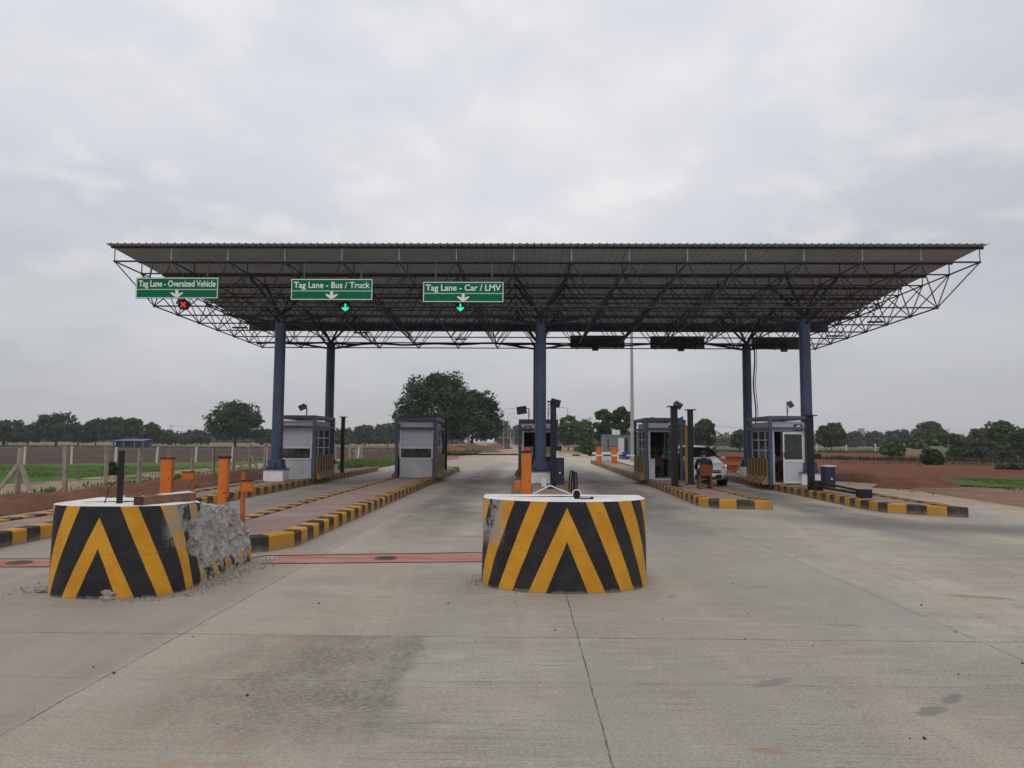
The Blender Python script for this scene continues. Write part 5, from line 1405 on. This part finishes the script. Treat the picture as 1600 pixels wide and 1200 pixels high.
# ------------------------------------------------------------------ trees
def crown(lobes, n, leaf, mat, parent, seed, off=(0, 0, 0)):
    rnd = random.Random(seed); ws_ = [l[3]*l[3] for l in lobes]; tot = sum(ws_); vs, fs = [], []
    for l, ww in zip(lobes, ws_):
        cx, cy, cz, rr_, fl_ = l
        for _ in range(int(n*ww/tot)):
            z = rnd.uniform(-1, 1); a_ = rnd.uniform(0, 2*pi); s_ = math.sqrt(1-z*z); d_ = Vector((s_*cos(a_), s_*sin(a_), z))
            k = .62+.46*rnd.random()+(.35*rnd.random() if rnd.random() < .10 else 0)+.42*noise.fractal(Vector((d_.x*2.0+seed, d_.y*2.0+cx, d_.z*2.0+cz)), 1, 2, 3)
            p_ = Vector((cx, cy, cz))+Vector((d_.x*rr_, d_.y*rr_, d_.z*rr_*fl_))*k
            nrm = (d_+Vector((rnd.gauss(0, .6), rnd.gauss(0, .6), rnd.gauss(0, .6)+.3))).normalized()
            t_ = nrm.orthogonal().normalized(); t_ = (Matrix.Rotation(rnd.random()*6.28, 3, nrm)@t_); b_ = nrm.cross(t_)
            L_ = leaf*(.55+rnd.random()*.9); w_ = L_*.62
            o_ = len(vs); vs += [p_-t_*L_, p_-b_*w_+t_*L_*.1, p_+t_*L_, p_+b_*w_-nrm*L_*.25]; fs.append((o_, o_+1, o_+2, o_+3))
    mb = MB(); mb.add(vs, fs); return mb.build('crown', mat, parent)
def tree(px0, px1, pyt, Y, label, kind=0, n=2600, leaf=.30, seed=0, pyb=None, trunk=True, flat=.85, name='tree', group='trees beyond the toll plaza', low=.18, cat='tree'):
    rnd = random.Random(seed*13+5); c = D((px0+px1)/2, pyt, Y); wd = (px1-px0)/1155*Y; H = c.z
    r = empty(name, (c.x, Y, 0), label, cat, group)
    lobes = []; R0 = wd/2; nl = 34+int(wd*2.2); zb_ = H*low; Hc = H-zb_
    tries = 0
    while len(lobes) < nl and tries < 900:
        tries += 1
        u = rnd.random()**.85; a_ = rnd.random()*2*pi
        ax = R0*(1+.30*noise.noise(Vector((cos(a_)*1.2+seed, u*2.2, sin(a_)))))
        env = (max(.04, 1-abs(u*1.62-.62)**3.0))**.5 if u > .38 else .90+.26*u
        rr_ = min(R0, Hc*.6)*rnd.uniform(.15, .29)
        rad = max(0, min(ax, R0)*env-rr_*.9)*math.sqrt(.2+.8*rnd.random())
        z = zb_+rr_*.6+(Hc-rr_*1.5)*u
        lobes.append((rad*cos(a_), rad*sin(a_)*.8, z, rr_, flat*rnd.uniform(.65, 1.0)))
    lobes.append((0, 0, zb_+Hc*.45, min(R0*.5, Hc*.36), flat))
    for fx, fz in ((-.76, .30), (-.74, .55), (.76, .28), (.74, .55), (-.48, .80), (.46, .82), (0, .86), (.35, .2), (-.35, .2)):
        rr_ = min(R0*.24, Hc*.22); lobes.append((fx*R0*rnd.uniform(.85, 1.05), rnd.uniform(-.2, .2)*R0, min(zb_+Hc*fz*rnd.uniform(.9, 1.05), H-rr_*.8), rr_, flat))
    crown(lobes, n, leaf, LEAF[kind], r, seed)
    if trunk:
        b_ = MB(); tr_ = max(.10, wd*.022); pts = [Vector((0, 0, -.1))]
        for k in range(1, 4): pts.append(Vector((rnd.uniform(-.1, .1)*k, rnd.uniform(-.1, .1)*k, H*.16*k)))
        for k in range(3): b_.tube(pts[k], pts[k+1], tr_*(1.15-.25*k), tr_*(.9-.25*k), 8)
        for k in range(6):
            s_ = pts[1].lerp(pts[3], rnd.random()); l_ = lobes[rnd.randrange(len(lobes))]; e__ = Vector(l_[:3]); mid_ = s_.lerp(e__, .5)+Vector((0, 0, -.1*H*.3))
            b_.tube(s_, mid_, tr_*.5, tr_*.32, 6); b_.tube(mid_, e__, tr_*.32, tr_*.10, 6)
        b_.build('trunk', M['bark'], r)
    return r
TR = [
 (-30, 46, 657, 185, 'dark round tree at the very left edge of the far tree line', 0, 2600),
 (24, 66, 664, 200, 'small dark tree between the two leftmost big trees', 0, 1500),
 (48, 132, 646, 178, 'wide domed dark tree left of the blue roofed shed', 0, 4200),
 (130, 172, 653, 185, 'dark tree directly left of the blue roofed shed', 0, 2400),
 (158, 200, 651, 192, 'dark tree rising behind the left end of the blue roofed shed', 0, 2200),
 (186, 228, 652, 186, 'dark tree rising behind the right end of the blue roofed shed', 0, 2400),
 (222, 254, 659, 180, 'small ragged tree right of the blue roofed shed', 0, 1500),
 (250, 300, 678, 240, 'low hazy tree behind the power pole on the left', 2, 1200),
 (286, 330, 672, 225, 'low tree left of the large round tree', 2, 1500),
 (319, 420, 625, 152, 'large round dark tree left of the left front column', 0, 6500),
 (96, 150, 668, 215, 'dark tree filling the gap left of the blue roofed shed, farther back', 0, 2400),
 (-20, 30, 672, 215, 'low dark trees at the left edge, farther back', 0, 1500),
 (236, 274, 672, 225, 'low dark tree right behind the small ragged tree', 0, 1500),
 (396, 440, 671, 215, 'low dark tree just right of the large round tree', 0, 1800),
 (518, 556, 669, 230, 'low distant tree between the left columns and the second booth, leftmost', 2, 1500),
 (548, 592, 664, 235, 'low distant tree left of the second booth, in the middle', 2, 1800),
 (580, 632, 661, 238, 'low distant tree right behind the second booth', 2, 1800),
 (612, 752, 580, 118, 'biggest tree, towering behind the second booth', 0, 15000),
 (686, 792, 607, 124, 'lower right neighbour of the biggest tree, reaching the street lamps', 0, 7500),
 (770, 800, 656, 320, 'far tree behind the distant street lamps', 2, 1200),
 (798, 822, 664, 360, 'farthest pale tree at the end of the road', 2, 900),
 (868, 908, 648, 140, 'pale green round tree behind the street lamp right of the centre booth', 1, 3200),
 (895, 930, 655, 150, 'pale green tree behind the power pole right of the centre booth', 1, 2600),
 (925, 962, 636, 112, 'dark spiky tree above the left end of the grey cabin', 0, 3400),
 (952, 992, 634, 118, 'dark tree behind the tall pale mast', 0, 3400),
 (996, 1044, 652, 125, 'dark tree just showing above the attendant booth roof', 0, 2200),
 (1055, 1075, 652, 125, 'thin ragged tree between the two black posts', 0, 900),
 (1082, 1119, 653, 128, 'small dark tree above the white car', 0, 2600),
 (1110, 1150, 685, 330, 'tiny hazy tree right of the white car', 2, 700),
 (1140, 1172, 671, 150, 'tree just left of the rightmost booth', 2, 1300),
 (1273, 1324, 660, 142, 'round dark tree right of the right front column', 0, 3600),
 (1318, 1352, 674, 255, 'hazy far tree with the water tower behind it', 2, 1300),
 (1346, 1384, 674, 262, 'hazy far tree left of the crossarmed power pole', 2, 1300),
 (1376, 1424, 672, 230, 'hazy far tree right of the crossarmed power pole', 2, 1600),
 (1422, 1480, 656, 190, 'domed greyish tree rising above the far right hedge', 2, 3000),
 (1432, 1512, 675, 118, 'wide low fresh green tree below the domed greyish tree', 1, 4200),
 (1376, 1414, 690, 88, 'small green tree before the crossarmed power pole', 1, 1600),
 (1474, 1530, 684, 140, 'low green tree between the wide fresh green tree and the right clump', 1, 2400),
 (1395, 1450, 683, 160, 'low green tree under the crossarmed pole', 0, 2400),
 (1510, 1562, 668, 108, 'brownish green bushy tree left in the big right hand clump', 4, 3800),
 (1534, 1592, 657, 100, 'ragged tall green tree in the big right hand clump', 1, 4600),
 (1572, 1660, 664, 92, 'dark green tree at the very right edge of the view', 0, 5600),
]
for i, (a, b, t, Y, lb, k, n) in enumerate(TR):
    big = Y < 130 and n > 7000
    tree(a, b, t, Y, lb, k, int(n*1.35), Y*.0022*(1.1 if n < 3000 else .85), i+1, low=.10 if 'hedge' in lb or k == 2 else .14)
def bush(px0, px1, pyt, Y, lb, k, n, seed):
    return tree(px0, px1, pyt, Y, lb, k, n, Y*.0024, seed, trunk=True, name='bush', group='bushes in the fields', low=.02, cat='bush')
bush(1437, 1474, 701, 57, 'dark bushy stump of a tree standing in the red field', 0, 2200, 71)
bush(1500, 1545, 700, 84, 'greyish bush in front of the big right hand clump, left one', 2, 1500, 72)
bush(1540, 1610, 702, 80, 'greyish bush in front of the big right hand clump, right one', 2, 2200, 73)
bush(1552, 1602, 724, 47, 'low dusty bush at the right edge above the green strip', 2, 1500, 74)
bush(1478, 1512, 700, 86, 'low dusty bush beside the stumpy tree on the red field', 2, 1200, 75)
bush(163, 186, 722, 33, 'small dark weed bush in the grass behind the left fence', 0, 900, 76)
bush(905, 928, 684, 90, 'bush beside the dirt road left of the grey cabin', 1, 900, 77)
# distant wooded horizon
rnd = random.Random(99); lob = []
for k in range(420):
    a_ = -1.15+2.3*k/420; d_ = 430+rnd.uniform(-30, 60); x, y = d_*math.tan(a_) if abs(a_) < 1.0 else d_*1.6*(1 if a_ > 0 else -1), d_
    if abs(x+20) < 14: continue
    hh = rnd.uniform(5, 8.5); lob.append((x, y, hh*.45, hh*.95, .62))
tag(crown(lob, 34000, 1.1, LEAF[2], None, 500), 'hazy line of distant woods along the whole horizon', None, None, 'stuff').name = 'distant_woods'

# ------------------------------------------------------------------ haze
hz = MB().b2(-420, 420, -40, 620, -1.05, 26)
ho = hz.build('haze', []); ho['kind'] = 'stuff'
hm = bpy.data.materials.new('haze_air'); hm.use_nodes = True; hn = hm.node_tree
hn.nodes.remove(hn.nodes['Principled BSDF']); pv = N(hn, 'ShaderNodeVolumePrincipled')
pv.inputs['Color'].default_value = (.93, .95, 1, 1); pv.inputs['Density'].default_value = .00036
hn.links.new(pv.outputs[0], hn.nodes['Material Output'].inputs['Volume'])
ho.data.materials.append(hm)
scene.cycles.volume_bounces = 0
scene.cycles.max_bounces = 6
